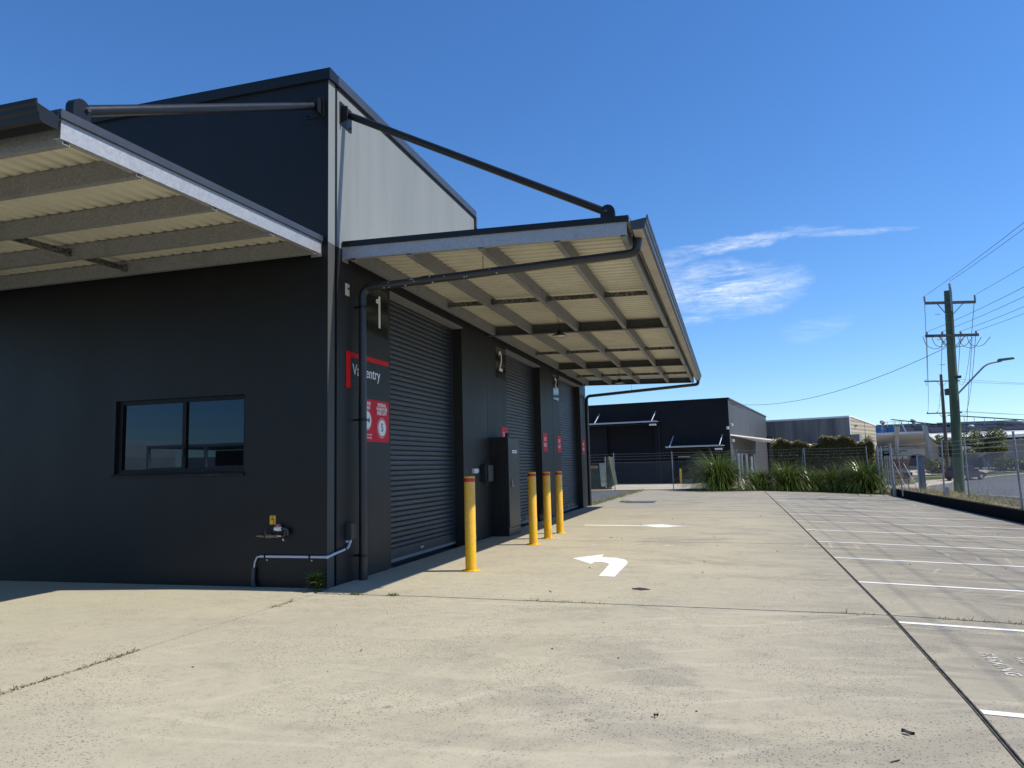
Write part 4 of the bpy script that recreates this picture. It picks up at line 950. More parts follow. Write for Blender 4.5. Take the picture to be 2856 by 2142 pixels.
# entry recess with glazing
en = MB().box(-4.1, -.14, 1.2, 1.25, -.1, 2.1).build('entry', 'darkwall', nb)
for x0, x1 in ((-4.0, -2.9), (-2.85, -1.75), (-1.7, -.3)):
    MB().box(x0, x1, 1.15, 1.16, .1, 2.0).build('pane', 'carglass', en); MB().box(x1 + .005, x1 + .045, 1.12, 1.19, 0, 2.05).build('mullion', 'winframe', en)
MB().box(-3.9, -3.0, .3, .36, 1.93, 1.98).build('light_batten', 'whiteplastic', en)
MB().box(-3.7, -3.0, .6, 1.0, 0, .28).build('step', 'palepallet', en)
def awning(x0, x1, z, dep, name, nst):
    a = MB().hexa([(x0, -dep, z - .03), (x1, -dep, z - .03), (x1, -.01, z + .03), (x0, -.01, z + .03), (x0, -dep, z + .01), (x1, -dep, z + .01), (x1, -.01, z + .07), (x0, -.01, z + .07)]).build(name, 'galv_dark', nb)
    MB().box(x0 - .02, x1 + .02, -dep - .06, -dep - .002, z - .03, z + .08).build('gutter', 'silver', a)
    MB().box(x0, x1, -dep + .05, -.02, z - .16, z - .10).build('beam', 'blackmetal', a)
    MB().box(x1 - .55, x1 - .05, -dep - .02, -dep + .1, z - .28, z - .16).build('light_fitting', 'whiteplastic', a)
    for x in nst: MB().tube([(x, -dep + .1, z + .05), (x + .1, -.02, z + .82)], .035, 8).build('tie_rod', 'greyplastic', a); MB().box(x + .02, x + .18, -.015, -.0005, z + .72, z + .92).build('tie_plate', 'blackmetal', a)
awning(-16, -5.05, 4.60, 1.15, 'door_awning', (-14, -9.9, -5.45)); awning(-4.45, -.38, 2.66, 1.1, 'entry_awning', (-4.2, -.62))
MB().tube([(-5.12, -.06, 0), (-5.12, -.06, 4.5)], .05, 10).build('downpipe', 'blackmetal', nb)
# side awning: long blade sloping out over the side yard, with dark recess under it
sa = MB().hexa([(.0, .35, 3.42), (.0, 16, 3.30), (5.4, 13.5, 2.66), (5.4, 12.5, 2.66), (.0, .35, 3.50), (.0, 16, 3.38), (5.4, 13.5, 2.74), (5.4, 12.5, 2.74)]).build('side_awning', 'whitemetal', nb)
for x, y in ((5.2, 13.0), (4.9, 13.2)): MB().tube([(x, y, 0), (x, y, 2.68)], .05, 8).build('post', 'postgalv', sa)
for x, y, z in ((.06, .7, 4.2), (-.12, -.06, 3.95), (.08, .8, 3.05)): MB().bbox(x - .06, x + .1, y - .12, y + .12, z - .1, z + .1, .02).build('flood_light', 'whiteplastic', nb)
MB().tube(bend([(.12, 26.0, 0), (.12, 26.0, 3.9), (.35, 26.2, 4.1)], .2), .16, 10).build('downpipe', 'blackmetal', nb)
for y0, y1, mt in ((3.2, 4.0, 'greyplastic'), (5.2, 5.7, 'greyplastic'), (8.0, 8.9, 'greyplastic'), (11.2, 12.2, 'whitemetal'), (13.2, 14.2, 'silver')): MB().box(.02, .08, y0, y1, 0, 2.1 if mt != 'whitemetal' else 1.9).build('glazing_panel', mt, nb)
MB().box(.006, .018, 2.6, 11.0, -.1, 2.15).build('shopfront_glass', 'carglass', nb)
pr_ = MB(); pr_.tube(bend([(1.2, 18, 2.15), (2.3, 18.2, 2.2), (3.4, 18.4, 1.85)], .6), .06, 6); pr_.build('porch_hood', 'silver', nb); MB().tube([(3.2, 18.4, 0), (3.2, 18.4, 1.9)], .08, 8).build('porch_post', 'whitemetal', nb); MB().box(1.2, 3.1, 18.3, 18.6, -.1, 1.9).build('porch_wall', 'darkwall', nb)
t = thing('flat_bollard', 'ochre yellow bollard in front of the neighbour entry seen through the fence', 'bollard', (1.75, 46.2, 0)); MB().lathe([(.08, 0), (.08, 1.08), (.06, 1.1), (0, 1.1)], (0, 0, 0), 14).build('post', 'yellow', t); MB().lathe([(.14, .0), (.14, .02), (.08, .021)], (0, 0, 0), 14).build('base_plate', 'yellow', t)

# skip bin
sk = thing('skip_bin', 'rusty green skip bin with a steel lifting arm behind the rear fence', 'skip', (-3.4, 37.4, 0))
MB().hexa([(-1.9, -.7, .12), (1.25, -.7, .12), (1.25, .7, .12), (-1.9, .7, .12), (-2.2, -.85, 1.36), (1.55, -.85, 1.36), (1.55, .85, 1.36), (-2.2, .85, 1.36)]).build('body', 'skipgreen', sk)
MB().bar((-2.3, -.88, 1.44), (.78, -.88, 1.38), .16, .17).build('rim', 'rust', sk)
for x in (-1.6, -.5): MB().bar((x, -.8, .2), (x, -.9, 1.3), .08, .06).build('rib', 'skipgreen', sk)
MB().hexa([(1.0, -.98, .2), (1.22, -.98, .2), (1.22, -.86, .2), (1.0, -.86, .2), (.92, -1.02, 1.62), (1.22, -1.02, 1.62), (1.22, -.88, 1.62), (.92, -.88, 1.62)]).build('lifting_arm', 'skippale', sk)
MB().hexa([(1.25, -.9, .05), (1.75, -.7, .3), (1.75, .7, .3), (1.25, .9, .05), (1.25, -.9, 1.9), (1.5, -.75, 2.0), (1.5, .75, 2.0), (1.25, .9, 1.9)]).build('end_door', 'skipgreen', sk)
MB().bar((1.48, -.82, 2.02), (1.78, -.75, .35), .06, .06).build('edge_frame', 'rust', sk); MB().bar((1.28, -.95, 2.0), (1.28, -.95, .1), .04, .04).build('edge_frame', 'skippale', sk)
MB().box(-2.0, 1.4, -.6, .6, .0, .12).build('skid', 'rust', sk)

# ================================================================== concrete and blockwork shed
cs = thing('blockwork_shed', 'stained concrete shed with cream block end wall and white roof edge', 'building', (16.9, 72.0, 0), -radians(22))
MB().box(-14, 0, 0, .3, -.5, 5.62).build('concrete_wall', 'C_conc', cs)
for k in range(9): MB().box(-1.55 - k * 1.5, -1.53 - k * 1.5, -.006, -.0005, 0, 5.6).build('panel_joint', 'bitumen', cs)
MB().add([(0.001, 0, -.5), (.001, 11, -.5), (.001, 11, 5.05), (.001, 1.6, 5.66), (.001, 0, 5.6)], [(0, 1, 2, 3, 4)]).build('block_wall', 'block', cs)
MB().box(.002, .012, 6.1, 6.2, 3.0, 5.35).build('movement_joint', 'bitumen', cs); MB().box(.002, .02, 0, 11, 3.35, 3.52).build('flashing', 'C_conc', cs); MB().box(.002, .05, -.02, .12, 0, 5.6).build('corner_trim', 'whitemetal', cs)
MB().hexa([(-14, -.12, 5.625), (.05, -.12, 5.625), (.05, 1.2, 5.68), (-14, 1.2, 5.68), (-14, -.12, 5.80), (.05, -.12, 5.80), (.05, 1.2, 5.86), (-14, 1.2, 5.86)]).build('roof_edge', 'whitemetal', cs)
MB().hexa([(-14, 1.2, 5.66), (.05, 1.2, 5.66), (.05, 11.2, 5.06), (-14, 11.2, 5.06), (-14, 1.2, 5.86), (.05, 1.2, 5.86), (.05, 11.2, 5.24), (-14, 11.2, 5.24)]).build('roof', 'whitemetal', cs)
MB().box(.0, .2, 2.0, 2.2, 4.75, 4.9).build('wall_light', 'boxgrey', cs); MB().bbox(.1, 1.0, -.6, .3, 0, 3.9, .03).build('service_pillar', 'greywall', cs)
for x in (-6, -4): MB().bbox(x - .7, x + .7, -.9, -.1, 2.3, 2.9, .05).build('air_unit', 'offwhite', cs)

# ================================================================== far factory with solar roof and pale entrance canopy
ff = thing('solar_factory', 'wide low factory whose grey roof carries rows of solar panels', 'building', (0, 0, 0))
MB().box(18, 75, 99, 99.3, -.3, 4.4).build('front_wall', 'greywall', ff)
rf = MB(); rf.hexa([(17.5, 98.4, 4.3), (80, 98.4, 4.3), (80, 114, 6.15), (21, 114, 6.15), (17.5, 98.4, 4.42), (80, 98.4, 4.42), (80, 114, 6.27), (21, 114, 6.27)]); rf = rf.build('roof', 'roofgrey', ff)
MB().box(17.5, 29, 98.25, 98.39, 4.05, 4.45).build('fascia', 'darkwall', rf)
zr = lambda y: 4.43 + (y - 98.4) / 15.6 * 1.85
for y in np.arange(99.6, 113.5, 1.25):
    for x in np.arange(23.5 + (y - 98) * .18, 52, 1.72):
        if (int(x * 7 + y * 3) % 11) == 0: continue
        MB().hexa([(x, y, zr(y) + .06), (x + 1.66, y, zr(y) + .06), (x + 1.66, y + 1.02, zr(y + 1.02) + .10), (x, y + 1.02, zr(y + 1.02) + .10), (x, y, zr(y) + .10), (x + 1.66, y, zr(y) + .10), (x + 1.66, y + 1.02, zr(y + 1.02) + .14), (x, y + 1.02, zr(y + 1.02) + .14)]).build('solar_panel', 'solar', rf) if x < 44 else None
for (x0, x1, yy, zt) in ((28.3, 35.2, 111, 7.1), (35.6, 45.5, 110, 7.35), (46.5, 56, 110.4, 7.3)):
    a = MB().hexa([(x0, yy, zt - .05), (x1, yy - 4, zt - 1.5), (x1, yy - 3, zt - 1.5), (x0, yy + 1.2, zt - .05), (x0, yy, zt), (x1, yy - 4, zt - 1.42), (x1, yy - 3, zt - 1.42), (x0, yy + 1.2, zt)]).build('tilted_array', 'solar', rf)
    for q in np.linspace(.05, .95, 9): MB().bar((x0 + (x1 - x0) * q, yy - 4 * q, zt - 1.45 * q - .02), (x0 + (x1 - x0) * q, yy - 4 * q, zr(yy - 4 * q)), .05, .05).build('prop', 'silver', a)
for x, y in ((27.2, 112), (31.4, 112.5), (37.2, 112.5), (47.3, 113), (48.4, 113), (53.4, 113), (54.5, 113), (36.2, 103), (49.4, 104), (50.1, 104)):
    h = 1.0 if y > 110 else .6
    a = MB().lathe([(.18, 0), (.18, h * .45), (.36, h * .5), (.40, h * .7), (.32, h * .95), (0, h)], (x, y, zr(y)), 14).build('roof_vent', 'offwhite', rf)
MB().bbox(50.6, 51.9, 111, 112, 6.3, 7.05, .05).build('evaporative_cooler', 'offwhite', rf); MB().bbox(50.4, 52.2, 110.9, 112.1, 7.06, 7.25, .05).build('cooler_cap', 'boxgrey', rf)
# pale side wing with white roof edge
wg = thing('pale_wing', 'pale low wing with white roof edge to the right of the tree', 'building', (0, 0, 0))
MB().box(35.4, 75, 96.5, 96.8, -.3, 3.4).build('wall', 'greywall', wg)
for x0 in (42.0, 47): MB().box(x0, x0 + 3.2, 96.42, 96.495, .6, 2.0).build('window', 'carglass', wg)
MB().hexa([(28.0, 95.2, 3.50), (75, 95.2, 4.15), (75, 99, 4.05), (28, 99, 3.40), (28.0, 95.2, 3.78), (75, 95.2, 4.50), (75, 99, 4.55), (28, 99, 4.5)]).build('roof', 'whitemetal', wg)
for k in range(8): MB().bar((36 + k * 3.2, 95.6, 3.5), (37.6 + k * 3.2, 96.45, 3.1), .06, .06).build('roof_brace', 'silver', wg)
# entrance canopy on raking columns
ec = thing('entrance_canopy', 'cream entrance canopy on leaning silver columns beside the maroon utility', 'canopy', (0, 0, 0))
MB().hexa([(17.5, 88.0, 4.10), (27.4, 88.6, 4.32), (31.2, 96.8, 2.75), (20.5, 98.6, 2.85), (17.5, 88.0, 4.42), (27.4, 88.6, 4.50), (31.2, 96.8, 2.95), (20.5, 98.6, 3.1)]).build('soffit', 'whitemetal', ec)
MB().bar((27.45, 88.5, 4.35), (31.25, 96.8, 2.86), .10, .30).build('white_edge', 'whitemetal', ec)
for bx_, tx in (((24.75, 92.4), (24.3, 87.7)), ((28.15, 89.0), (27.2, 87.7))):
    MB().hexa([(bx_[0] - .16, bx_[1] - .2, -.1), (bx_[0] + .16, bx_[1] - .2, -.1), (bx_[0] + .16, bx_[1] + .2, -.1), (bx_[0] - .16, bx_[1] + .2, -.1), (tx[0] - .24, tx[1] - .2, 5.15), (tx[0] + .24, tx[1] - .2, 5.15), (tx[0] + .24, tx[1] + .2, 5.15), (tx[0] - .24, tx[1] + .2, 5.15)]).build('column', 'silver', ec)
for a, b in (((20.4, 91.5), (23.2, 91.7)), ((22.5, 94.3), (24.6, 94.5))): MB().box(a[0], b[0], a[1], b[1], 3.35 if a[1] > 93 else 3.75, 3.42 if a[1] > 93 else 3.82).build('soffit_slot', 'boxgrey', ec)
MB().box(17.6, 22.4, 97.5, 97.8, -.2, 2.95).build('back_wall', 'darkwall', ec); MB().box(22.4, 31.5, 98.4, 98.6, -.2, 2.9).build('back_wall', 'offwhite', ec); MB().box(23.2, 26.6, 98.3, 98.39, .0, 2.3).build('glazing', 'carglass', ec)
sg = MB().box(25.2, 29.0, 96.5, 96.6, 1.75, 2.55).build('hanging_sign', 'whitemetal', ec)
MB().box(25.4, 27.0, 96.48, 96.495, 2.25, 2.36).build('print_line', 'boxgrey', sg); MB().box(25.4, 26.2, 96.48, 96.495, 2.05, 2.15).build('print_line', 'boxgrey', sg)
tk = thing('blue_tank', 'pair of blue process tanks on the factory roofline left of the solar panels', 'tank', (24.8, 98.0, 4.4))
for x, w, h in ((-.55, .5, .95), (1.0, .85, .98)): MB().lathe([(w, -.2), (w, h), (w * .97, h + .03), (0, h + .06)], (x, 0, 0), 18).build('tank', 'blue', tk)
for k in range(4): MB().bar((-.4 + k * .7, -.6, 1.1), (-.4 + k * .7, -.6, 1.75), .05, .05).build('guard_rail', 'silver', tk)
MB().bar((-.5, -.6, 1.7), (2.2, -.6, 1.72), .05, .05).build('guard_rail', 'silver', tk); MB().bar((1.9, -.7, 1.6), (2.6, -.7, -.3), .3, .1).build('chute', 'silver', tk)

# stacks of timber and bricks behind the gate
for i, (x, y, n_, mt, lb) in enumerate(((13.75, 42.5, 9, 'palepallet', 'tall stack of pale timber packs behind the gate'), (15.0, 41.6, 7, 'redbrick', 'stack of terracotta coloured packs behind the mesh gate'))):
    t = thing('timber_stack', lb, 'stack', (x, y, -.1), .3, group='material stacks behind the gate')
    for k in range(n_):
        for j in range(3): MB().bbox(-.55 + j * .38 + U(-.03, .03), -.2 + j * .38 + U(-.03, .03), -.4, .4, .06 + k * .24, .25 + k * .24, .01).build('pack', mt if (k % 3) else 'palepallet', t)
        MB().box(-.6, .6, -.42, .42, .0 + k * .24, .055 + k * .24).build('bearer', 'rust' if k < n_ - 3 else 'bark', t)

# signboard
t = thing('business_signboard', 'white tenant signboard on two steel posts below the tree', 'sign', (32.4, 88.2, -.15))
for x, dy in ((-1.45, 0), (1.5, 1.2)): MB().box(x - .07, x + .07, dy - .07, dy + .07, 0, 2.75).build('post', 'silver', t)
b_ = MB().hexa([(-1.38, -.05, 1.35), (1.43, 1.1, 1.45), (1.43, 1.14, 1.45), (-1.38, -.01, 1.35), (-1.38, -.05, 2.72), (1.43, 1.1, 2.72), (1.43, 1.14, 2.72), (-1.38, -.01, 2.72)]).build('panel', 'offwhite', t)
rr_ = Vector((2.81, 1.15, 0)).normalized(); og = Vector((-1.38, -.07, 0))
def onb(q, z, d=.0): return og + rr_ * q + Vector((rr_.y, -rr_.x, 0)) * d + Vector((0, 0, z))
def bpatch(name, mt, pts): MB().add([onb(q, z, .012) for q, z in pts], [tuple(range(len(pts)))]).build(name, mt, b_)
bpatch('name_band', 'boxgrey', [(.08, 2.08), (2.95, 2.10), (2.95, 2.36), (.08, 2.36)])
text('lettering', 'CESSNA', .30, 'whitemetal', b_, onb(1.5, 2.21, .02), rr_, (0, 0, 1), 1.5, bold=.002)
for q in (1.35, 1.7): MB().tube([onb(q + .13 * cos(a), 2.54 + .11 * sin(a), .015) for a in np.linspace(0, 2 * pi, 13)], .025, 5).build('emblem_ring', 'boxgrey', b_)
text('lettering', 'M', .32, 'boxgrey', b_, onb(1.5, 1.90, .015), rr_, (0, 0, 1), 1.0)
bpatch('dark_square', 'boxgrey', [(.3, 1.40), (.8, 1.41), (.8, 1.68), (.3, 1.68)]); bpatch('dark_wedge', 'cabblack', [(1.9, 1.44), (2.98, 1.46), (2.98, 1.72)])

# ================================================================== vehicles
def car(label, loc, rz, paint, kind):
    t = thing('parked_car', label, 'car', loc, rz)
    W = .88
    if kind == 'ute':
        body = [(-2.55, .45), (-2.5, .95), (-.75, .98), (-.7, 1.0), (.85, 1.02), (2.1, .95), (2.45, .8), (2.5, .45), (2.2, .35), (-2.3, .35)]
        cabp = [(-.75, .98), (-.55, 1.68), (.25, 1.74), (.95, 1.05)]; zo = .12
    else:
        body = [(-2.05, .4), (-2.1, .75), (-1.9, .92), (.95, .9), (1.75, .76), (2.05, .62), (2.08, .38), (1.8, .25), (-1.8, .25)]
        cabp = [(-1.85, .9), (-1.35, 1.36), (-.2, 1.45), (.35, 1.40), (1.15, .88)]; zo = 0
    def loft(poly, w0, w1, name, mt, parent):
        n = len(poly); zs = [p[1] for p in poly]; lo, hi = min(zs), max(zs)
        vs = []
        for s in (-1, 1):
            for x, z in poly: vs.append((x * (1 - .0), s * (w0 + (w1 - w0) * (z - lo) / (hi - lo)), z + zo))
        mb = MB(); mb.add(vs, [tuple(range(n)), tuple(range(2 * n - 1, n - 1, -1))] + [(i, (i + 1) % n, n + (i + 1) % n, n + i) for i in range(n)])
        o = mb.build(name, mt, parent); bv = o.modifiers.new('bevel', 'BEVEL'); bv.width = .05; bv.segments = 2; bv.limit_method = 'ANGLE'; return o
    bo = loft(body, W, W - .06, 'body', paint, t); cb = loft(cabp, W - .08, W - .26, 'cabin', paint, t)
    c = cabp; n = len(c); lo = min(p[1] for p in c); hi = max(p[1] for p in c)
    wy = lambda z: (W - .08) + (-.18) * (z - lo) / (hi - lo)
    cx = sum(p[0] for p in c) / n; cz = lo + (hi - lo) * .52
    for s in (-1, 1):
        q = [(cx + (x - cx) * .84, cz + (z - cz) * .72) for x, z in c]
        MB().add([(x, s * (wy(z) + .012), z + zo) for x, z in q], [tuple(range(n))]).build('side_window', 'carglass', t)
    f0, f1 = c[-1], c[-2]; e0, e1 = c[0], c[1]
    for (p0, p1, sg, nm) in ((f0, f1, 1, 'windscreen'), (e0, e1, -1, 'rear_window')):
        a = [(p0[0] + (p1[0] - p0[0]) * q + sg * .015, p0[1] + (p1[1] - p0[1]) * q + .012) for q in (.1, .9)]
        MB().add([(a[0][0], -wy(a[0][1]) + .08, a[0][1] + zo), (a[0][0], wy(a[0][1]) - .08, a[0][1] + zo), (a[1][0], wy(a[1][1]) - .08, a[1][1] + zo), (a[1][0], -wy(a[1][1]) + .08, a[1][1] + zo)], [(0, 1, 2, 3)]).build(nm, 'carglass', t)
    x1 = max(p[0] for p in body); x0 = min(p[0] for p in body)
    for s in (-1, 1):
        MB().bbox(x1 - .28, x1 + .01, s * .62 - .16, s * .62 + .16, .62 + zo, .76 + zo, .03).build('headlight', 'lamp_lens', t)
        MB().bbox(x0 - .012, x0 + .1, s * .68 - .1, s * .68 + .1, .62 + zo, .88 + zo, .02).build('tail_light', 'taillamp', t)
        MB().bbox(.55, .75, s * .95 - .1, s * .95 + .1, .92 + zo, 1.06 + zo, .03).build('mirror', paint, t)
        for xw in (x0 + .85, x1 - .82):
            w = MB().tube([(xw, s * (W - .2), .33 + zo * .4), (xw, s * (W + .01), .33 + zo * .4)], .33 + zo * .4, 20).build('wheel', 'tyre', t)
            MB().tube([(xw, s * (W + .0), .33 + zo * .4), (xw, s * (W + .02), .33 + zo * .4)], .2, 14).build('rim', 'rim', w)
    MB().bbox(x1 - .02, x1 + .03, -.5, .5, .42 + zo, .62 + zo, .02).build('grille', 'cabblack', t)
    return t
car('maroon utility parked under the cream entrance canopy', (26.9, 90.6, -.02), radians(-28), 'car_red', 'ute')
car('dark hatchback with glinting windscreen parked on the street behind the power pole', (28.2, 77.6, sz(77.6) + .02), radians(38), 'car_dark', 'hatch')

# ================================================================== power poles and wires
def power_pole(label, x, y, z0, h, r0, r1, mat, arms, lean=(0, 0), rz=.28, steps=True):
    t = thing('power_pole', label, 'power pole', (x, y, z0), 0, group='timber power poles along the street')
    pts = [(lean[0] * q, lean[1] * q, -.5 + (h + .5) * q) for q in np.linspace(0, 1, 9)]
    MB().tube(pts, r0, 16, radii=[r0 + (r1 - r0) * q for q in np.linspace(0, 1, 9)]).build('pole', mat, t)
    ends = []
    dx, dy = cos(rz), sin(rz)
    for z, hl, ins in arms:
        cx, cy = lean[0] * z / h, lean[1] * z / h
        a = MB().bar((cx - dx * hl + .12 * dy, cy - dy * hl - .12 * dx, z), (cx + dx * hl + .12 * dy, cy + dy * hl - .12 * dx, z), .09, .11).build('crossarm', 'arm', t)
        for s in (-1, 1): MB().bar((cx + s * dx * .55 + .12 * dy, cy + s * dy * .55 - .12 * dx, z - .04), (cx + s * dx * .08, cy + s * dy * .08, z - .55), .03, .03).build('arm_brace', 'postgalv', t)
        for q in ins:
            px, py = cx + dx * hl * q + .12 * dy, cy + dy * hl * q - .12 * dx
            MB().lathe([(.03, 0), (.055, .05), (.03, .07), (.06, .1), (.03, .12), (.06, .15), (.03, .17), (.05, .21), (.03, .25), (0, .26)] if hl * len(ins) < 3.2 else [(.03, 0), (.05, .03), (.05, .09), (.03, .12), (0, .13)], (px, py, z + .055), 10).build('insulator', 'ceramic', a)
            ends.append(Vector((x + px, y + py, z0 + z + (.3 if hl * len(ins) < 3.2 else .17))))
    if steps:
        for k in range(9):
            zz = h * .45 + k * .55; s = -1 if k % 2 else 1
            if zz < h - .5: MB().bar((s * dx * .12, s * dy * .12, zz), (s * dx * .36, s * dy * .36, zz), .018, .018).build('step_iron', 'postgalv', t)
    return t, ends
p1, e1 = power_pole('near green timber power pole with two crossarms and a street light', 14.42, 26.6, -.1, 8.65, .215, .15, 'pole', [(8.12, 1.07, (-1, 1)), (6.72, 1.12, (-.95, -.36, .34, .92))], (.12, -.5))
MB().bar((.18, -.62, 7.75), (.18, -.62, 8.75), .09, .05).build('top_extension', 'postgalv', p1); MB().lathe([(.05, 0), (.06, .05), (.035, .07), (.06, .1), (.035, .12), (.06, .16), (.03, .2), (0, .26)], (.18, -.62, 8.75), 10).build('insulator', 'ceramic', p1)
# street light on the near pole
sl_ = MB().tube(bend([(.16, -.3, 4.20), (1.4, -.15, 5.46), (2.0, -.05, 5.56)], .25), .035, 10).build('light_arm', 'postgalv', p1)
MB().hexa([(1.85, -.15, 5.55), (2.5, -.08, 5.62), (2.5, .08, 5.62), (1.85, .05, 5.55), (1.9, -.12, 5.66), (2.45, -.06, 5.70), (2.45, .06, 5.70), (1.9, .03, 5.66)]).build('lantern', 'boxgrey', sl_)
MB().box(.1, .34, -.5, -.3, 4.9, 5.0).build('switch_box', 'boxgrey', p1)
p2, e2 = power_pole('distant weathered power pole seen just left of the near pole', 27.7, 81.6, sz(81.6), 11.1, .22, .14, 'pole2m', [(10.35, 1.9, (-.95, .9)), (6.9, 1.9, (-.95, -.4, .4, .95))], (-.05, -.8))
MB().bbox(.2, 1.0, -1.2, -.5, 8.8, 9.5, .08).build('transformer', 'boxgrey', p2)
def wire(a, b, sag, r=.011, n=24):
    a = Vector(a); b = Vector(b); mb = MB()
    mb.tube([a.lerp(b, i / n) - Vector((0, 0, sag * 4 * (i / n) * (1 - i / n))) for i in range(n + 1)], r, 5, caps=False)
    return mb
ti = Vector((14.60, 25.98, 8.92))
NEAR = [Vector((13.9, -14, 9.0)), Vector((15.0, -14, 9.6)), Vector((16.0, -14, 9.0)), Vector((14.2, -14, 7.4)), Vector((14.7, -14, 7.4)), Vector((15.4, -14, 7.4)), Vector((16.0, -14, 7.4))]
FARP = e2
wl = [(e1[0], NEAR[0], .5, 'top left overhead wire running from the near pole to the upper right'), (ti, NEAR[1], .5, 'top middle overhead wire leaving the pole tip to the upper right'), (e1[1], NEAR[2], .5, 'top right overhead wire leaving the upper crossarm'), (e1[2], NEAR[3], .75, 'highest of the low overhead wires leaving the lower crossarm right'), (e1[3], NEAR[4], .75, 'second of the low overhead wires leaving the lower crossarm right'), (e1[4], NEAR[5], .75, 'third of the low overhead wires leaving the lower crossarm right'), (e1[5], NEAR[6], .75, 'lowest of the overhead wires leaving the lower crossarm right'),
      (e1[0], e2[0], 1.9, 'leftmost wire sagging from the upper crossarm to the distant pole'), (e1[1], e2[1], 1.9, 'rightmost wire sagging from the upper crossarm to the distant pole'), (e1[2], e2[2], 1.0, 'left low wire between the near and distant poles'), (e1[3], e2[3], 1.0, 'inner left low wire between the near and distant poles'), (e1[4], e2[4], 1.0, 'inner right low wire between the near and distant poles'), (e1[5], e2[5], 1.6, 'right low wire between the near and distant poles'),
      (Vector((14.25, 26.1, 6.1)), Vector((5.55, 48.0, 5.75)), .85, 'service cable sagging from the near pole to the neighbour warehouse corner'),
      (e2[0], e2[0] + Vector((60, 6, -.6)), 1.5, 'upper distant wire running off right from the far pole'), (e2[1], e2[1] + Vector((60, 9, -.9)), 1.6, 'middle distant wire running off right from the far pole'), (e2[4], e2[4] + Vector((60, 6, -.5)), 1.4, 'lower distant wire running off right from the far pole'), (e2[5], e2[5] + Vector((60, 8, -.6)), 1.5, 'lowest distant wire running off right from the far pole')]
for a, b, s_, lb in wl:
    far_ = a.y > 60
    o = wire(a, b, s_, .014 if far_ else (.012 if b.y > 40 else .0075)).build('overhead_wire', 'wire'); tag(o, lb, 'wire', 'overhead wires of the street poles')
for k in range(6):       # jumper loops on the lower crossarm
    a = Vector((-.95 + k * .36, -.35 + k * .1, 6.78)); mb = MB().tube(bend([a, a + Vector((.12, .05, -.45)), a + Vector((.6, .12, -.62 + .1 * (k % 2))), a + Vector((.95, .2, -.1))], .25), .012, 5); mb.build('jumper_cable', 'wire', p1)
mb = MB().tube(bend([(1.05, .15, 6.6), (.7, .1, 4.2), (.45, .0, 2.5)], .3), .010, 5); mb.build('earth_cable', 'wire', p1)

# ================================================================== planting
def blade(mb, base, ang, Ln, lift, w, segs=6, mi=0, droop=1.0):
    d = Vector((cos(ang), sin(ang), 0)); side = Vector((-sin(ang), cos(ang), 0)); p = Vector(base); th = lift; vs = []
    for i in range(segs + 1):
        q = i / segs; ww = w * (1 - q ** 2.2) * .5 + .0008
        vs += [p - side * ww, p + side * ww]
        th -= droop * (.12 + .5 * q) * (6 / segs); p = p + (d * cos(th) + Vector((0, 0, 1)) * sin(th)) * (Ln / segs)
        if p.z < base[2] + .01: p.z = base[2] + .01
    mb.add(vs, [(2 * i, 2 * i + 1, 2 * i + 3, 2 * i + 2) for i in range(segs)], mi)
def clump(label, x, y, z, h, rad, n):
    t = thing('strap_leaf_plant', label, 'plant', (x, y, z), group='strap leaf clumps along the back edge of the yard')
    mb = MB()
    for k in range(n):
        a = U(0, 2 * pi); rr = rad * .24 * sqrt(R()); L_ = h * U(.95, 1.5)
        blade(mb, (rr * cos(a), rr * sin(a), .0), a + U(-.6, .6), L_, 1.53 - 1.15 * R() ** 1.2, U(.020, .034), 7, 0 if R() > .14 else 1, U(.5, 1.15))
    mb.build('leaves', ['blade', 'blade_y'], t, False)
PL_ = [(4.62, 34.25, 2.15, 1.15, 2200, 'largest strap leaf plant, leftmost of the row before the fence'), (6.75, 34.3, 1.3, 1.0, 1400, 'low yellow green strap leaf plant right of the largest one'), (8.2, 34.35, 1.65, .95, 1400, 'strap leaf plant with upright flower spike in the middle of the row'), (9.45, 34.3, 1.25, .8, 1000, 'narrow strap leaf plant before the leaning fence post'), (10.55, 34.2, 1.4, .85, 1000, 'darker strap leaf plant left of the last big clump'), (11.95, 33.9, 1.8, 1.15, 2000, 'big dark strap leaf plant at the right end beside the gate')]
for x, y, h, r_, n_, lb in PL_: clump(lb, x, y, gz(x, 34) if x < 12.7 else -.3, h, r_, n_)
def foliage(name, mat, t, n, fn_, s0, s1):
    mb = MB()
    for k in range(n):
        p, nd = fn_(); s = U(s0, s1)
        d = (Vector(nd) + Vector((U(-1, 1), U(-1, 1), U(-.6, 1)))).normalized(); u = d.orthogonal().normalized(); a = U(0, 6.28); w = d.cross(u)
        e = u * cos(a) + w * sin(a); q = d.cross(e); p = Vector(p)
        mb.add([p - e * s, p - q * s * .42 + d * s * .12, p + e * s, p + q * s * .42 + d * s * .12], [(0, 1, 2, 3)])
    return mb.build(name, mat, t, False)
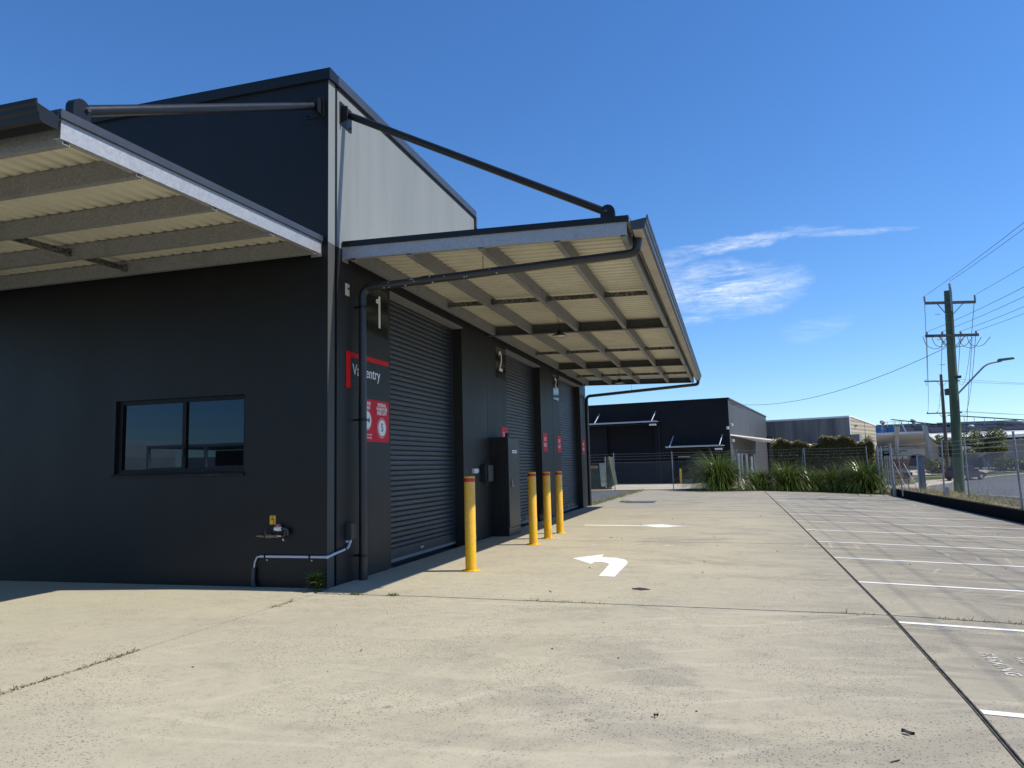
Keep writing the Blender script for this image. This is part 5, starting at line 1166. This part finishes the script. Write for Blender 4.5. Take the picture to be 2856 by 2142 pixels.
# hedge behind the fence
hg = thing('hedge', 'broad clipped olive hedge with bronze tips behind the strap leaf plants', 'hedge', (10.4, 38.4, 0))
def hedgept():
    while True:
        x = U(-2.75, 2.7); y = U(-1.2, 1.2); top = 2.6 + .16 * sin(x * 2.3) + .10 * sin(x * 5.1 + 1) + .05 * sin(x * 13) - .5 * max(0, abs(x + .1) - 2.0) ** 2 * 1.2 - .12 * y * y + (.12 if x > 0 else 0)
        z = .15 + (top - .15) * sqrt(R())
        if R() < .75:       # shell
            c = R()
            if c < .5: z = top - abs(random.gauss(0, .10))
            elif c < .88: y = -1.2 + abs(random.gauss(0, .12))
            else: x = 2.65 - abs(random.gauss(0, .1)) if R() > .4 else -2.7 + abs(random.gauss(0, .1)); z = min(z, top)
        if z > top + .05: continue
        cl_ = sin(x * 7) * sin(z * 8) * sin(y * 6)
        if cl_ < -.35 and R() < .7: continue
        return (x, y, z), (0, -.5, .8)
foliage('leaves', 'hedgeleaf', hg, 34000, hedgept, .045, .10)
for k in range(5): MB().tube([(-2.2 + k * 1.1, 0, 0), (-2.2 + k * 1.1 + U(-.1, .1), U(-.2, .2), 1.2), (-2.2 + k * 1.1 + U(-.3, .3), U(-.3, .3), 2.1)], .05, 7, radii=[.06, .045, .015]).build('stem', 'bark', hg)
def tree(label, x, y, z, h, cr_, n, name='street_tree', zlo=.3):
    t = thing(name, label, 'tree', (x, y, z))
    MB().tube([(0, 0, -.2), (.05, 0, h * .3), (-.05, .1, h * .6)], .12, 8, radii=[.16, .11, .06]).build('trunk', 'bark', t)
    cl = [(U(-.7, .7) * cr_, U(-.6, .6) * cr_, h * U(zlo, .86), U(.28, .5) * cr_) for k in range(16)]
    for c in cl[:7]: MB().tube([(0, 0, h * .35), (c[0] * .5, c[1] * .5, (h * .35 + c[2]) / 2), c[:3]], .04, 5, radii=[.06, .04, .015]).build('limb', 'bark', t)
    def pt():
        c = random.choice(cl); d = Vector((random.gauss(0, 1), random.gauss(0, 1), random.gauss(0, 1))).normalized(); rr = c[3] * (1 - abs(random.gauss(0, .25)))
        return (c[0] + d.x * rr, c[1] + d.y * rr, min(h, c[2] + d.z * rr * .8)), d
    foliage('crown', 'treeleaf', t, n, pt, .08, .19)
tree('bushy olive green tree right of the near power pole', 33.2, 90.0, -.1, 4.6, 3.0, 11000)
tree('smaller leafy tree half hidden behind the near power pole', 30.9, 92.5, -.1, 4.4, 1.6, 3500)
for i, (x, y, h_, lb) in enumerate(((27.6, 85.5, 1.7, 'brown scrubby bush beside the leaning column'), (29.2, 86.5, 1.9, 'scrubby bush left of the tenant signboard'), (34.5, 86, 1.5, 'dry scrubby bush right of the tenant signboard'), (36.6, 86.2, 1.2, 'low dry shrub at the right end of the garden bed'))): tree(lb, x, y, sz(y), h_, 1.4, 1300, 'shrub', .1)

# grass, weeds, litter
def tufts(name, pts, mats, h0, h1, n0, n1, w=.008, kind='stuff', spread=.05, droop=.9):
    mb = MB()
    for x, y, z, s in pts:
        for k in range(random.randint(n0, n1)):
            blade(mb, (x + U(-spread, spread), y + U(-spread, spread), z), U(0, 6.28), U(h0, h1) * s, U(.5, 1.5), w * U(.6, 1.2), 3, random.randrange(len(mats)), droop)
    o = mb.build(name, mats, None, False); o['kind'] = kind; return o
pts = [(U(12.98, 14.6), y, .0, U(.5, 1.2)) for y in np.arange(4, 31.5, .018) for _ in range(2)]
pts = [(x, y, min(z, tz(x, y) + .03), s) for x, y, z, s in pts]
tufts('verge_grass', pts, ['drygrass', 'drygrass', 'greengrass'], .10, .38, 2, 4, .012, spread=.08)
pts = [(U(13.1, 14.4), U(12, 31), 0, U(.8, 1.5)) for _ in range(60)]
tufts('tall_weeds', pts, ['drygrass', 'weed'], .4, .85, 3, 6, .008, spread=.08, droop=.35)
pts = [(.10 + U(-.35, .08) + (y - 19) * .016, y, -.0, U(.5, 1.2)) for y in np.arange(19.4, 35, .03)]
tufts('edge_grass', pts, ['weed', 'greengrass', 'drygrass'], .06, .24, 3, 6, .010, spread=.08)
# weeds rooted in the slab joints
pts = []
for y in np.arange(-7.0, -.4, .02):
    q = sin(y * 2.3) + sin(y * 5.1 + 1) * .6
    if (y < -3.3 and q > -.8) or (y > -1.4 and q > -.6): pts.append((.07 + U(-.015, .015), y, -.01, U(.4, 1.0) * (1.25 if y > -1.4 else 1)))
for x in np.arange(.2, 12.5, .03):
    q = sin(x * 4.3) + sin(x * 1.7 + 2) * .8 + sin(x * 9) * .5
    if q > .75: pts.append((x, -.39 + U(-.01, .01), gz(x) - .01, U(.5, 1.15)))
for y in (-.7, -.6, -.5, -.45, .15, .2, -2.2, -2.3, -1.8, -3.0): pts.append((XJ(y), y, gz(XJ(y)) - .01, U(.4, .9)))
tufts('joint_grass', pts, ['weed', 'greengrass', 'drygrass'], .03, .11, 2, 5, .006, spread=.025)
tufts('drain_grass', [(1.08 + U(-.2, .2), 21.4 + U(-.15, .15), 0, 1) for _ in range(30)], ['weed', 'greengrass'], .08, .2, 3, 6, .01)
t = thing('weed_plant', 'leafy green weed growing at the foot of the building corner', 'plant', (-.03, -.2, 0))
mb = MB()
for k in range(46):
    a = U(0, 6.28); hh = U(.02, .2); rr = U(0, .07)
    for j in range(3): blade(mb, (rr * cos(a), rr * sin(a) * .6, hh), a + U(-.9, .9), U(.08, .17), U(.1, 1.2), .03, 4, 0, .5)
mb.build('leaves', 'weed', t, False)
for k in range(5): MB().tube([(U(-.03, .03), U(-.03, .03), 0), (U(-.05, .05), U(-.04, .04), .2)], .004, 5).build('stem', 'weed', t)
for x, y, lb in ((.62, -.37, 'tiny weed in the joint nearest the downpipe'), (1.12, -.37, 'small green weed in the cross joint left of the bollard')):
    t = thing('joint_weed', lb, 'weed', (x, y, -.005)); mb = MB()
    for k in range(34): blade(mb, (U(-.07, .07), U(-.03, .03), 0), U(0, 6.28), U(.05, .1), U(.3, 1.2), .012, 3, 0, .7)
    mb.build('leaves', 'weed', t, False)
def litter(name, label, x, y, L_, W_, rz):
    mb = MB(); n = 8; vs = []
    for i in range(n + 1):
        q = i / n; ww = W_ * sin(pi * min(.97, q + .05)) * U(.85, 1.05)
        vs += [((q - .5) * L_, -ww, .004 + .008 * sin(q * 4) ** 2), ((q - .5) * L_, ww, .016 + .008 * cos(q * 3) ** 2)]
    mb.add(vs, [(2 * i, 2 * i + 1, 2 * i + 3, 2 * i + 2) for i in range(n)]); o = mb.build(name, 'debris', None, False); o.location = (x, y, gz(x, y) + .002); o.rotation_euler = (0, 0, rz); tag(o, label, 'litter'); return o
litter('dead_leaf', 'curled dark dead leaf lying on the concrete at lower right', 6.14, -4.03, .08, .017, -.7)
litter('stone_chip', 'small dark stone chip on the concrete in the centre foreground', 4.70, -4.08, .03, .012, .3)
mb = MB()
for k in range(130):
    x = U(-4, 11); y = U(-6.5, 14); s = U(.004, .014) * (1 + max(0, y) * .04)
    if y > -.1 and x < .05: continue
    mb.hexa([(x - s, y - s * .6, gz(x, y)), (x + s, y - s * .4, gz(x, y)), (x + s * .7, y + s * .7, gz(x, y)), (x - s * .8, y + s * .5, gz(x, y)), (x - s * .5, y - s * .3, gz(x, y) + s * .6), (x + s * .6, y - s * .2, gz(x, y) + s * .5), (x + s * .4, y + s * .4, gz(x, y) + s * .7), (x - s * .4, y + s * .3, gz(x, y) + s * .5)])
o = mb.build('grit', 'debris'); o['kind'] = 'stuff'
mb = MB()
for k in range(7):
    x = U(.5, 8); y = U(-5.5, 9); a = U(0, 3.14); l_ = U(.015, .05)
    mb.bar((x - cos(a) * l_, y - sin(a) * l_, gz(x, y) + .004), (x + cos(a) * l_, y + sin(a) * l_, gz(x, y) + .006), .005, .005)
o = mb.build('twig_litter', 'debris'); o['kind'] = 'stuff'

# ================================================================== buildings behind the camera, seen mirrored in the window
ws = thing('storage_shed', 'pale curved storage shed reflected at the left of the window', 'building', (-47.5, -42, -.05), 0)
pr2 = [(-5.5, -.2), (5.5, -.2), (5.5, 3.1), (5.2, 4.2), (4.6, 4.5), (-5.5, 4.7)]
MB().prism(pr2, -4, 4, 'y').build('wall', 'offwhite', ws); MB().box(-2, 1, 4.01, 4.05, -.1, 3).build('door', 'greywall', ws)
os_ = thing('open_shed', 'low open sided shed with pale frame reflected in the right window pane', 'building', (-24, -40, -.05), 0)
MB().box(-12, 9, -4, 4, 3.55, 3.75).build('roof', 'offwhite', os_)
for x in (-12, -7, -2, 3, 8.8): MB().box(x, x + .18, 3.8, 4.0, -.1, 3.55).build('post', 'offwhite', os_)
MB().box(-12, 9, 3.82, 3.95, 2.0, 2.15).build('rail', 'offwhite', os_); MB().box(-12, 9, -3.9, -3.7, -.1, 3.5).build('rear_wall', 'darkwall', os_)
for x in (4.5, 6): MB().bbox(x, x + .9, 1, 2, 3.76, 4.4, .05).build('roof_unit', 'greywall', os_)
rs = thing('rear_shopfront', 'pale low workshop reflected at the bottom of the left window pane', 'building', (-41, -48, -.05), 0)
MB().box(-1.5, 10, -5, 0, -.1, 3.1).build('wall', 'offwhite', rs)
text('lettering', 'CAR CARE', .8, 'boxgrey', rs, (4.5, .01, 2.4), (-1, 0, 0), (0, 0, 1), 1.0)
for x in (0, 3.5, 7): MB().box(x, x + 2.4, .002, .05, -.1, 1.5).build('window', 'darkwall', rs)
